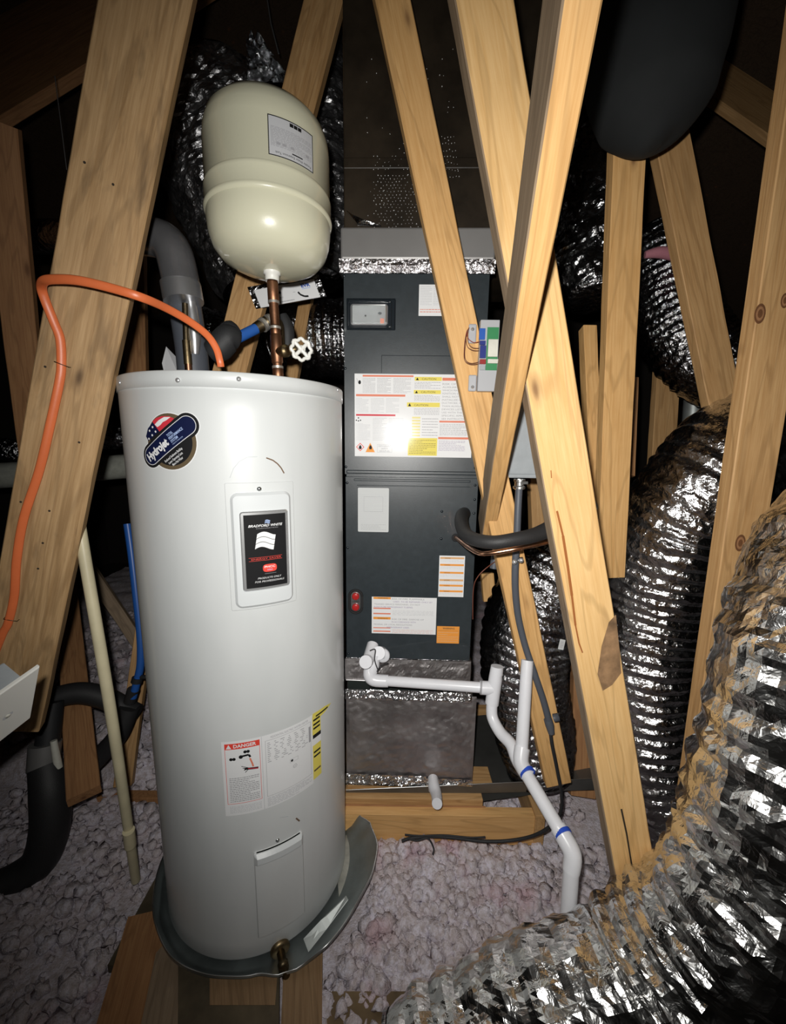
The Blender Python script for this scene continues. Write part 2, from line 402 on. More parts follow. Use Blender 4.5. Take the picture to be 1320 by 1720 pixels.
def insul():
    N = NT('insulation'); N.set(Roughness=.95); N.p.inputs['Specular IOR Level'].default_value = .1; co = N.coord()
    a = N.noise(co, 11, 4); b = N.noise(co, 60, 4, .7)
    c = N.mix(N.ramp(a, [(.35, (0, 0, 0)), (.62, (1, 1, 1))]), (.76, .68, .71), (.86, .82, .92)); c = N.mix(N.ramp(b, [(.38, (.75, .75, .75)), (.6, (0, 0, 0))]), c, (.50, .42, .40))
    d = N.noise(co, 5.2, 2); c = N.mix(N.ramp(d, [(.60, (0, 0, 0)), (.75, (.5, .5, .5))]), c, (.62, .36, .42))
    N.l(c, N.p.inputs['Base Color']); N.bump(N.noise(co, 150, 3, .7), 1., .006)
insul()
# ---------------------------------------------------------------- setting: floor, roof decks, far walls
def setting():
    def st(name, mb): return obj(name, mb, kind='structure')
    f = MB().box((0, 1.4, -.25), (7.6, 7.6, .04), 'black_wall'); st('floor', f)
    for nm, c, s in (('wall_left', (-3.8, 1.4, 1.2), (.05, 7.6, 3.0)), ('wall_right', (3.8, 1.4, 1.2), (.05, 7.6, 3.0)), ('wall_back', (0, 5.2, 1.9), (7.6, .05, 4.4)), ('wall_front', (0, -2.4, 1.9), (7.6, .05, 4.4))):
        st(nm, MB().box(c, s, 'black_wall'))
    # two pitched decks of sheathing meeting at a ridge
    m = MB()
    for sgn in (-1, 1):
        vs = [(sgn*3.8, -2.4, 2.5), (0, -2.4, 4.1), (0, 5.2, 4.1), (sgn*3.8, 5.2, 2.5)]
        vs += [(x, y, z+.02) for x, y, z in vs]
        m.add(vs, [(0, 1, 2, 3), (7, 6, 5, 4), (0, 1, 5, 4), (1, 2, 6, 5), (2, 3, 7, 6), (3, 0, 4, 7)], 'deck')
    st('ceiling', m)
setting()
# ---------------------------------------------------------------- timbers of the roof trusses
def timbers():
    B = {}
    g = 'roof timbers'
    def b(key, *a, **k): B[key] = beam(*a, **k)
    b('left', 'broad weathered timber at far left that carries the orange cable and the white cover plate', (165, 0), (325, 0), (8, 900), (136, 900), W=.14, T=.038, psi=.35, mat='pine_stained', e0=.25, e1=.55)
    b('tank', 'timber leaning behind the cream expansion tank', (508, 0), (577, 0), (372, 560), (429, 560), Y=(1.46, 1.46), T=.038, psi=.0, mat='pine_old', e0=.3, e1=.35)
    b('ahu', 'long timber crossing in front of the dark air handler, with the control module screwed on', (628, 0), (692, 0), (917, 1310), (958, 1310), Y=(1.14, 1.14), T=.038, psi=0, mat='pine', e0=.3, e1=.02)
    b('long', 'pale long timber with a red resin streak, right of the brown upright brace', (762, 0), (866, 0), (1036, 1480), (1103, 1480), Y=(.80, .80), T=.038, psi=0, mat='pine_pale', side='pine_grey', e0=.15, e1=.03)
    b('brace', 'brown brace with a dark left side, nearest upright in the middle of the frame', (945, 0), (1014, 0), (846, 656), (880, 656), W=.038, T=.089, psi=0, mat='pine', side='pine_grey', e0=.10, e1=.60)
    b('mid', 'upright timber in front of the large foil bend, right of the resin streaked timber', (1028, 240), (1090, 240), (1014, 760), (1058, 760), Y=(1.24, 1.24), T=.038, psi=0, mat='pine', e0=.10, e1=.40)
    b('slope', 'timber slanting down to the right over the upper foil duct', (1104, 270), (1172, 270), (1204, 730), (1254, 730), Y=(1.36, 1.36), T=.038, psi=0, mat='pine_old', e0=.12, e1=.06)
    b('right', 'knotty timber at the right edge that comes down behind the big foil duct', (1330, 100), (1420, 100), (1190, 1100), (1252, 1100), Y=(.92, .92), T=.038, psi=0, mat='pine_old', e0=.15, e1=.62)
    # behind, dim
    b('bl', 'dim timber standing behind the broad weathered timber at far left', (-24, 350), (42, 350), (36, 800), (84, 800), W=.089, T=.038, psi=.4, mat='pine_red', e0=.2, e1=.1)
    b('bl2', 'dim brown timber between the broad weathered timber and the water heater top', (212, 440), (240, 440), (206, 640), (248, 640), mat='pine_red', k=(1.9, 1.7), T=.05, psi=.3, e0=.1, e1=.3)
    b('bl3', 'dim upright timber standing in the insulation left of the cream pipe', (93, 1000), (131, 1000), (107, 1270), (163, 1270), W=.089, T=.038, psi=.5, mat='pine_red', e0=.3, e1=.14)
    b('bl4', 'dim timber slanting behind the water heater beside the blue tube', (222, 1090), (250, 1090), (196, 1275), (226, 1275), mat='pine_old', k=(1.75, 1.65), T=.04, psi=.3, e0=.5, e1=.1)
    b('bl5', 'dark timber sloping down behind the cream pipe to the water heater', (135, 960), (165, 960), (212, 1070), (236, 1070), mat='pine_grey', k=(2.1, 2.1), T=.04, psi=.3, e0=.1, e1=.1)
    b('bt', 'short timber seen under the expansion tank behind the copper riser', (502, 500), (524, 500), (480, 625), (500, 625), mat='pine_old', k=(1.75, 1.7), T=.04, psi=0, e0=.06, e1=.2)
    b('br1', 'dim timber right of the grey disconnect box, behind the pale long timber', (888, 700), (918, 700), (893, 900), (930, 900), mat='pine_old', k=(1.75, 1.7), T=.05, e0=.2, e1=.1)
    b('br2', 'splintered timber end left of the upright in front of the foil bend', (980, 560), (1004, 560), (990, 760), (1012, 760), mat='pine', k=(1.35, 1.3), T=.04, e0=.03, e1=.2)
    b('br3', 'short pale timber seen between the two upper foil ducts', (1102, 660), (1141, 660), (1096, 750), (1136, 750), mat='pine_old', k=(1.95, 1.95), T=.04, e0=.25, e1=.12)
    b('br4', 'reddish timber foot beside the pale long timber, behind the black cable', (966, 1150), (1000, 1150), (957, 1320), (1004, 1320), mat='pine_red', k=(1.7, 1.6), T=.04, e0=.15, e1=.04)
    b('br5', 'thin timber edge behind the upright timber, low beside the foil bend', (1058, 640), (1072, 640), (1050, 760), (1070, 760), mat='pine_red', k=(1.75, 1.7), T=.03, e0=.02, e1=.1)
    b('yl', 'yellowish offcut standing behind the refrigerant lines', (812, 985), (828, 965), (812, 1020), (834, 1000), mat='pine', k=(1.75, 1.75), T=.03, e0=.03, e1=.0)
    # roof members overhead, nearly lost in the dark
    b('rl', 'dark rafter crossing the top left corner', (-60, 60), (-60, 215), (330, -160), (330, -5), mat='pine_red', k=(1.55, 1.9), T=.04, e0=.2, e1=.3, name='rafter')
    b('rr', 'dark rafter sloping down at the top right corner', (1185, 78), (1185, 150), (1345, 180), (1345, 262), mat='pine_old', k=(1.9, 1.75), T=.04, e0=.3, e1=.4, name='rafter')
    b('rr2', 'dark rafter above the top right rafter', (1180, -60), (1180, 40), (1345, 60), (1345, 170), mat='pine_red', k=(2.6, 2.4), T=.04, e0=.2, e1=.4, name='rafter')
    # resin streak, splits, nail holes on the timbers
    o, S, Ln = B['long']; m = MB(); 
    def on(S, x, y): return S.uv(x, y)
    pts = [(935, 858), (945, 900), (953, 950), (960, 1000), (966, 1050), (972, 1080), (978, 1096)]
    P = [on(S, *p) for p in pts]
    for i in range(len(P)-1): m.line(S, [P[i], P[i+1]], .0042+.0014*math.sin(i), .0013, 'resin')
    add_child(m, 'resin_streak', o)
    m = MB(); P = [on(S, *p) for p in [(1043, 1358), (1052, 1400), (1060, 1450), (1070, 1508)]]; m.line(S, P, .004, .0013, 'pitch_hole'); 
    P = [on(S, *p) for p in [(925, 790), (926, 803)]]; m.line(S, P, .002, .0006, 'resin'); add_child(m, 'split', o)
    # bark edge on its right lower side
    m = MB(); q = [on(S, *p) for p in [(1034, 1032), (1040, 1090), (1043, 1130), (1028, 1150), (1012, 1160), (1003, 1132), (1010, 1085), (1022, 1045)]]; m.poly(S, q, .0008, 'resin_bark'); add_child(m, 'bark_patch', o, 'mottled bark patch')
    o, S, Ln = B['left']; m = MB()
    for x, y in [(190, 310), (142, 273), (83, 858), (72, 912), (64, 955), (35, 843), (133, 743), (76, 616)]:
        u, v = on(S, x, y); m.disc(S, u, v, .0025, .0006, 'pitch_hole', 12)
    add_child(m, 'nail_hole', o)
    o, S, Ln = B['right']
    m = MB(); 
    for x, y, r in ((1243, 912, .012), (1276, 527, .012), (1318, 505, .009)):
        u, v = on(S, x, y)
        for k in range(3): m.disc(S, u, v, r*(1-.28*k), .0004+.0003*k, ('knot_a', 'knot_b', 'knot_a')[k], 20, 1.7)
    add_child(m, 'knot', o, 'dark brown oval knots')
    return B
def add_child(mb, name, parent, label=None):
    me = bpy.data.meshes.new(name); inv = parent.matrix_world.inverted()
    me.from_pydata([tuple(inv @ Vector(v)) for v in mb.v], [], mb.f)
    for m in mb.mats: me.materials.append(MATS[m])
    me.polygons.foreach_set('material_index', mb.m); me.polygons.foreach_set('use_smooth', mb.sm); me.update()
    o = bpy.data.objects.new(name, me); COL.objects.link(o); o.parent = parent
    if label: o['label'] = label
    return o
plain('resin_bark', (.34, .20, .10), .7, bump=.8, bs=140, var=.6)
plain('knot_a', (.16, .07, .03), .5, var=.3); plain('knot_b', (.34, .17, .08), .5, var=.3)
BEAMS = timbers()
# ---------------------------------------------------------------- water heater
CX, CY, RR, ZT = -.428, 1.147, .28, H+.1444
HS = Cyl(CX, CY, 0, RR)
def water_heater():
    t = thing('water_heater', 'tall white electric water heater standing in a metal drain pan', 'water heater', (CX, CY, 0))
    m = MB(); prof = [(.0, .004), (RR-.012, .004), (RR-.004, .008), (RR, .016)] + [(RR, .016+(ZT-.034-.016)*i/30) for i in range(1, 31)] + [(RR-.002, ZT-.030)]
    m.lathe(prof, (CX, CY, 0), 'enamel', seg=128); obj('jacket', m, t)
    m = MB(); m.lathe([(RR-.002, ZT-.034), (RR+.0025, ZT-.034), (RR+.0025, ZT-.004), (RR+.001, ZT-.001), (RR-.006, ZT), (RR-.01, ZT-.004), (0, ZT-.004)], (CX, CY, 0), 'enamel', seg=128)
    cap = obj('top_cap', m, t)
    for x, y in ((401, 637), (566, 655), (203, 643), (300, 639)):
        u, v = HS.uv(x, y); m = MB(); P = HS.pt(u, v, .002); n = (P-Vector((CX, CY, P.z))).normalized(); m.lathe([(.0055, 0), (.0055, .0015), (.0035, .004), (0, .0045)], P, 'chrome', n, 12); obj('screw', m, cap)
    # cable gland plate and anode on top
    m = MB(); P = PY(372, 618, 1.05); m.box((P.x, P.y, ZT+.004), (.07, .05, .012), 'enamel_trim', bev=.002); obj('junction_cover', m, t)
    m = MB(); P = PY(403, 616, 1.10); m.lathe([(.026, 0), (.026, .010), (.022, .014), (.0, .014)], (P.x, P.y, ZT), 'brass_dark', seg=8, smooth=False); m.lathe([(.015, .013), (.015, .026), (0, .028)], (P.x-.005, P.y, ZT), 'brass_dark', seg=6, smooth=False); obj('anode_nut', m, t)
    # upper access panel with raised frame and badge
    u0, v1 = HS.uv(386, 830); u1, v0 = HS.uv(491, 1004); _, vb = HS.uv(398, 1023); v0 = (v0+vb)/2; _, vt = HS.uv(484, 822); v1 = (v1+vt)/2
    m = MB(); m.slab(HS, u0-.010, v0-.006, u1+.010, v1+.022, .004, -.002, .0022, 'enamel', .001, True); pl = obj('upper_access_panel', m, t)
    m = MB(); m.slab(HS, u0, v0, u1, v1, .016, .001, .0105, 'enamel_trim', .006, True); obj('raised_cover', m, pl)
    a0, b1 = HS.uv(401, 860, .01); a1, _ = HS.uv(483, 857, .01); _, b0 = HS.uv(410, 996, .01); _, b0b = HS.uv(485, 981, .01); b0 = (b0+b0b)/2; a0b, _ = HS.uv(409, 990, .01); a0 = (a0+a0b)/2
    m = MB(); m.slab(HS, a0, b0, a1, b1, .007, .0095, .0135, 'chrome', .0025, True); obj('badge_frame', m, pl)
    m = MB(); i = .0075; A0, A1, B0, B1 = a0+i, a1-i, b0+i, b1-i; W = A1-A0; Hh = B1-B0; o = .0139; S = HS
    m.rect(S, A0, B0, A1, B1, o, 'ink_black'); X = lambda f: A0+W*f; Y = lambda f: B0+Hh*f
    def flag(cx, cy, w, h, mat, o): 
        for k in range(3):
            n = 8; top = [(X(cx)+w*(j/n-.5)+ .10*w*(k == 0)*0, Y(cy)+h*(.5-k/3)+h*.13*math.sin(j/n*4.6)-.0) for j in range(n+1)]
            sk = lambda p, d: (p[0]-(.5*h-(p[1]-Y(cy)))*.0-d*.10*w, p[1])
            for j in range(n):
                a, b = top[j], top[j+1]; th = h/3-.0012
                q = [(a[0]-.05*w*k, a[1]), (a[0]-.05*w*(k+1), a[1]-th), (b[0]-.05*w*(k+1), b[1]-th), (b[0]-.05*w*k, b[1])]; m.poly(S, q, o, mat)
    flag(.56, .895, W*.12, Hh*.05, 'ink_sky', o+.0002)
    m.text(S, 'BRADFORD WHITE', X(.10), Y(.835), Hh*.032, o+.0002, 'ink_white', shear=.3, width=W*.82, bold=.02)
    m.text(S, 'CORPORATION', X(.28), Y(.808), Hh*.012, o+.0002, 'ink_grey', width=W*.52)
    flag(.52, .635, W*.44, Hh*.21, 'ink_white', o+.0002)
    m.line(S, [(X(.08), Y(.42)), (X(.88), Y(.42))], .0007, o+.0002, 'ink_red'); m.line(S, [(X(.08), Y(.375)), (X(.88), Y(.375))], .0007, o+.0002, 'ink_red')
    m.text(S, 'ENERGY SAVER', X(.14), Y(.387), Hh*.021, o+.0002, 'ink_red', width=W*.72)
    n = 20; m.poly(S, [(X(.57)+W*.17*abs(math.cos(a))**.5*(1 if math.cos(a) > 0 else -1), Y(.262)+Hh*.055*abs(math.sin(a))**.7*(1 if math.sin(a) > 0 else -1)) for a in [2*math.pi*j/n for j in range(n)]], o+.0002, 'ink_red')
    m.text(S, 'PHCC', X(.57), Y(.266), Hh*.028, o+.0004, 'ink_white', align='CENTER', width=W*.26, bold=.02); m.text(S, 'AREA', X(.57), Y(.228), Hh*.02, o+.0004, 'ink_sky', align='CENTER', width=W*.14)
    m.line(S, [(X(.44), Y(.185)), (X(.72), Y(.185))], .0006, o+.0002, 'ink_grey')
    m.text(S, 'PRODUCTS ONLY', X(.27), Y(.115), Hh*.026, o+.0002, 'ink_white', shear=.25, width=W*.58); m.text(S, 'FOR PROFESSIONALS', X(.20), Y(.068), Hh*.026, o+.0002, 'ink_white', shear=.25, width=W*.72)
    obj('badge', m, pl, 'glossy black badge with a wavy silver flag')
    m = MB(); u, v = HS.uv(435, 821); P = HS.pt(u, v, .002); m.lathe([(.0055, 0), (.0055, .001), (.004, .0035), (0, .004)], P, 'steel', (math.sin(u/RR), -math.cos(u/RR), 0), 12); obj('screw', m, pl)
    # lower access panel
    u0, v1 = HS.uv(425, 1430); _, v1b = HS.uv(505, 1397); u1, _ = HS.uv(508, 1450); ub, v0 = HS.uv(434, 1568); _, v0b = HS.uv(509, 1533)
    v1 = (v1+v1b)/2; v0 = (v0+v0b)/2; u0 = (u0+ub)/2
    m = MB(); m.slab(HS, u0, v0, u1, v1, .004, -.001, .009, 'enamel', .003, True); lp = obj('lower_access_panel', m, t)
    m = MB(); m.slab(HS, u0+.001, v1-.034, u1-.001, v1, .006, .002, .017, 'enamel_trim', .008, True); obj('panel_lip', m, lp)
    m = MB(); u, v = HS.uv(466, 1411); P = HS.pt(u, v, 0); m.lathe([(.0055, 0), (.0055, .001), (.004, .0035), (0, .004)], P, 'steel', (math.sin(u/RR), -math.cos(u/RR), 0), 12); obj('screw', m, lp)
    # scratches
    def scr(pts, w_, mat): m = MB(); m.line(HS, [HS.uv(*q) for q in pts], w_, .0006, mat); obj('scratch', m, t)
    scr([(447, 769), (458, 773), (466, 779), (472, 786), (477, 795)], .003, 'scuff'); scr([(386, 803), (392, 787), (402, 775), (415, 768), (432, 767)], .0012, 'enamel_line'); scr([(497, 1374), (503, 1379)], .004, 'scuff'); scr([(470, 1373), (484, 1371)], .0012, 'enamel_line')
    # drain valve
    m = MB(); u, v = HS.uv(470, 1592); P = HS.pt(u, v, 0); n = Vector((math.sin(u/RR), -math.cos(u/RR), 0))
    m.lathe([(.026, -.002), (.027, .006), (.020, .012), (.0, .012)], P, 'brass', n, 24); m.lathe([(.011, .01), (.011, .035), (.014, .037), (.014, .05), (.0, .05)], P, 'brass_dark', n, 16)
    dv = obj('drain_valve', m, t, 'tarnished brass drain valve'); m = MB(); q = P+n*.040; m.tube([q, q+Vector((.006, -.004, -.012)), q+Vector((.012, -.010, -.034))], .011, 'brass_dark', 14); obj('spout', m, dv)
    # round oval sticker
    sticker(t); rating_labels(t)
    return t
def sticker(t):
    S = HS; m = MB(); c = S.uv(285.5, 742); top = S.uv(277, 693); bot = S.uv(286, 791); r = (top[1]-bot[1])/2; o = .0004; k = r/49.5
    E1 = S.uv(255.5, 765.5); E2 = S.uv(314, 714.5); ang = math.atan2(E2[1]-E1[1], E2[0]-E1[0])
    def pil(rr, off, mat): m.pill(S, E1, E2, rr, off, mat, 16)
    m.disc(S, *c, r, o, 'ink_white', 48); pil(22.5*k, o, 'ink_white'); m.disc(S, *c, r-1.6*k, o+.0002, 'ink_bronze', 48); pil(21*k, o+.0003, 'ink_black')
    m.disc(S, *c, r*.83, o+.0004, 'ink_black', 48)
    m.poly(S, [S.uv(*p) for p in [(257, 709), (263, 704), (271, 700), (282, 699), (293, 703), (268, 725), (250, 741), (246, 733), (249, 720)]], o+.0006, 'ink_navy')
    m.poly(S, [S.uv(*p) for p in [(256.5, 708), (263, 702), (272, 699), (284, 699), (293, 703), (288, 708), (268.5, 725)]], o+.0007, 'ink_red2')
    m.poly(S, [S.uv(*p) for p in [(260.5, 713), (267, 706), (276, 700.5), (287, 700.5), (280, 706), (274, 709), (270, 714), (265, 717.5)]], o+.0008, 'ink_white')
    for x, y in ((257, 717.5), (252, 723.5), (262, 725), (256.5, 731), (251, 737)): m.disc(S, *S.uv(x, y), 1.9*k, o+.0008, 'ink_white', 8)
    pil(16.2*k, o+.0009, 'ink_white'); pil(15.2*k, o+.0010, 'ink_navy')
    P = lambda a, b: (E1[0]+math.cos(ang)*a*k-math.sin(ang)*b*k, E1[1]+math.sin(ang)*a*k+math.cos(ang)*b*k)
    m.text(S, 'Hydrojet', *P(-9, -6), 13.5*k, o+.0012, 'ink_white', rot=ang, width=54*k, bold=.045)
    for j, s in enumerate(('TOTAL', 'PERFORMANCE', 'SYSTEM')): m.text(S, s, *P(50, 4.5-j*6), 4.6*k, o+.0012, 'ink_sky', rot=ang, width=(13, 32, 16)[j]*k, bold=.02)
    m.text(S, 'MORE HOT WATER FASTER', *P(50, -11.5), 2*k, o+.0012, 'ink_sky', rot=ang, width=24*k)
    for j, s in enumerate(('Reduced Sediment Buildup', 'Lower Operating Costs', 'More Hot Water')): m.text(S, s, *P(18+j*4.5, -26.5-j*6.5), 4.3*k, o+.0008, 'ink_white', rot=ang, width=(42, 33, 24)[j]*k, bold=.01)
    obj('round_sticker', m, t, 'round black and navy sticker crossed by a slanted pill banner')
def rating_labels(t):
    S = HS; m = MB(); u0, v1 = S.uv(371, 1244); u1, _ = S.uv(524, 1204); ub, v0 = S.uv(378, 1369); _, v0b = S.uv(525, 1318); v0 = (v0+v0b)/2; _, v1b = S.uv(523, 1204); v1 = (v1+v1b)/2
    W, Hh = u1-u0, v1-v0; X = lambda f: u0+W*f; Y = lambda f: v0+Hh*f; o = .0004
    m.rect(S, u0, v0, u1, v1, o, 'ink_white'); a, b = X(.03), X(.385)
    m.frame(S, a, Y(.16), b, Y(.97), .001, o+.0002, 'ink_red'); m.rect(S, a, Y(.895), b, Y(.97), o+.0003, 'ink_red')
    m.text(S, 'DANGER', X(.12), Y(.912), Hh*.043, o+.0005, 'ink_white', width=W*.23, bold=.03); m.poly(S, [(X(.045), Y(.905)), (X(.10), Y(.905)), (X(.0725), Y(.96))], o+.0005, 'ink_white')
    for x, y in ((.09, .765), (.12, .765), (.235, .845), (.265, .845)): m.disc(S, X(x), Y(y), .0042, o+.0004, 'ink_black', 12)
    m.disc(S, X(.19), Y(.785), .005, o+.0004, 'ink_black', 12); m.line(S, [(X(.18), Y(.79)), (X(.27), Y(.80)), (X(.285), Y(.765))], .005, o+.0005, 'ink_black')
    m.line(S, [(X(.22), Y(.62)), (X(.36), Y(.60))], .0055, o+.0005, 'ink_black'); 
    for q in range(4): m.line(S, [(X(.27), Y(.62)), (X(.19+.012*q), Y(.66-.03*q))], .0016, o+.0005, 'ink_black')
    m.line(S, [(X(.28), Y(.75)), (X(.30), Y(.68)), (X(.31), Y(.63))], .004, o+.0004, 'ink_coral'); m.line(S, [(X(.255), Y(.618)), (X(.36), Y(.595))], .002, o+.0007, 'ink_red2')
    m.dashes(S, X(.06), Y(.18), X(.365), Y(.52), 14, o+.0003, 'ink_grey', .42, 3); m.dashes(S, X(.05), Y(.03), X(.38), Y(.13), 6, o+.0003, 'ink_pale', .4, 4)
    m.rect(S, X(.402), v0, X(.407), v1, o+.0002, 'ink_pale')
    a, b = X(.44), X(.975); m.frame(S, a, Y(.16), b, Y(.925), .0008, o+.0002, 'ink_grey'); m.text(S, 'RESIDENTIAL ELECTRIC WATER HEATER', X(.5), Y(.945), Hh*.028, o+.0003, 'ink_grey', width=W*.44)
    m.dashes(S, X(.46), Y(.62), X(.93), Y(.90), 11, o+.0003, 'ink_grey', .35, 9, .6); m.dashes(S, a, Y(.02), b, Y(.145), 8, o+.0003, 'ink_pale', .5, 6)
    m.frame(S, X(.70), Y(.50), X(.80), Y(.55), .0006, o+.0003, 'ink_grey'); m.disc(S, X(.725), Y(.525), .0035, o+.0004, 'ink_black', 10)
    m.disc(S, X(.76), Y(.43), .0055, o+.0003, 'ink_grey', 16); m.disc(S, X(.76), Y(.43), .0045, o+.0004, 'ink_white', 16); m.text(S, 'UL', X(.76), Y(.42), .004, o+.0006, 'ink_grey', align='CENTER')
    m.rect(S, X(.945), Y(.64), X(.972), Y(.86), o+.0003, 'ink_grey'); obj('rating_label', m, t, 'white label with a red danger panel')
    m = MB(); a, q1 = S.uv(524, 1206); b, _ = S.uv(538, 1203); _, q0 = S.uv(530, 1307)
    m.rect(S, a, q0, b, q1, o, 'ink_yellow'); L = q1-q0; m.rect(S, a, q0+L*.55, b, q0+L*.72, o+.0002, 'ink_white'); m.rect(S, a+.001, q0+L*.66, b, q0+L*.72, o+.0003, 'ink_black')
    for f in (.12, .35, .42, .80, .86, .93): m.rect(S, a+.003, q0+L*f, b-.003, q0+L*(f+.03), o+.0003, 'ink_black' if f > .3 else 'ink_bronze')
    m.poly(S, [S.uv(*p) for p in [(524, 1208), (525, 1199), (545, 1186), (556, 1180), (545, 1196), (538, 1203)]], o+.0002, 'ink_yellow'); m.line(S, [S.uv(*p) for p in [(530, 1203), (550, 1187)]], .005, o+.0003, 'ink_black')
    obj('warning_strip', m, t, 'narrow yellow strip torn at its top')
water_heater()
def drain_pan():
    # galvanised pan; its rim is folded down in front and bulges out at the right
    t = thing('drain_pan', 'crumpled galvanised drain pan under the water heater, rim bulging at right', 'drain pan', (CX, CY, -.012))
    ctrl = [(-180, .30, .05), (-65, .31, .05), (-50, .315, .04), (-30, .313, .012), (-12, .303, .0), (0, .302, 0), (15, .307, 0), (27, .33, 0), (33, .342, .005), (47, .367, .04), (64, .375, .06), (79, .385, .062), (89, .387, .062), (102, .367, .06), (109, .335, .06), (120, .305, .055), (180, .30, .05)]
    m = MB(); N = 144; A = []
    for i in range(N):
        d = -180+360*i/N
        for (d0, r0, z0), (d1, r1, z1) in zip(ctrl[:-1], ctrl[1:]):
            if d0 <= d <= d1: s = (d-d0)/(d1-d0); s = s*s*(3-2*s); A.append((math.radians(d), r0+(r1-r0)*s, z0+(z1-z0)*s)); break
    rows = []
    for f, base in ((0, 0), (1, 0), (2, 0), (3, 0), (4, 0), (5, 0)):
        row = []
        for a, r, z in A:
            rb = .2865; wob = noise.noise(Vector((a*4, 3, 0)))*.004
            if f == 0: R_, Z_ = .2, -.010  # floor of the pan
            elif f == 1: R_, Z_ = rb, -.010
            elif f == 2: R_, Z_ = rb+(r-rb)*.55+wob, -.010+(z+.010)*.4
            elif f == 3: R_, Z_ = r, z
            elif f == 4: R_, Z_ = r+.004, z+.002
            else: R_, Z_ = r+.0055, z-.005
            row.append((CX+math.sin(a)*R_, CY-math.cos(a)*R_, Z_))
        rows += row
    fs = [(j*N+i, j*N+(i+1) % N, (j+1)*N+(i+1) % N, (j+1)*N+i) for j in range(5) for i in range(N)]; fs.append(tuple(range(N))[::-1])
    m.add(rows, fs, 'galv', True); obj('basin', m, t)
    m = MB(); rim = [Vector(rows[4*N+i]) for i in range(N)]; m.tube(rim+[rim[0]], .0022, 'steel', 8, False); obj('rolled_rim', m, t)
    m = MB(); q = [PZ(518, 1600, .012), PZ(548, 1562, .035), PZ(585, 1512, .058)]; c = Vector((CX, CY, 0)); vs = []
    for p, wd in zip(q, (.030, .024, .008)): d = (p-c); d.z = 0; d.normalize(); vs += [p, p-d*wd+Vector((0, 0, .010))]
    vs += [v+Vector((0, 0, .0015)) for v in vs]; m.add(vs, [(0, 2, 3, 1), (2, 4, 5, 3), (7, 9, 8, 6), (9, 11, 10, 8), (0, 6, 8, 2), (2, 8, 10, 4), (1, 3, 9, 7), (3, 5, 11, 9), (0, 1, 7, 6), (4, 10, 11, 5)], 'galv_dull'); obj('folded_edge', m, t)
    m = MB(); q = [PZ(x, y, -.008) for x, y in [(586, 1392), (598, 1410), (606, 1438), (613, 1462), (606, 1486), (590, 1500), (570, 1516), (566, 1470), (574, 1420)]]; vs = q+[v+Vector((0, 0, .003)) for v in q]; n_ = len(q); m.add(vs, [tuple(range(n_, 2*n_))]+[(i, (i+1) % n_, n_+(i+1) % n_, n_+i) for i in range(n_)], 'residue'); obj('residue', m, t, 'pale dried residue on the pan floor')
plain('residue', (.52, .52, .46), .55, .2, bump=.8, bs=60, var=.6)
drain_pan()
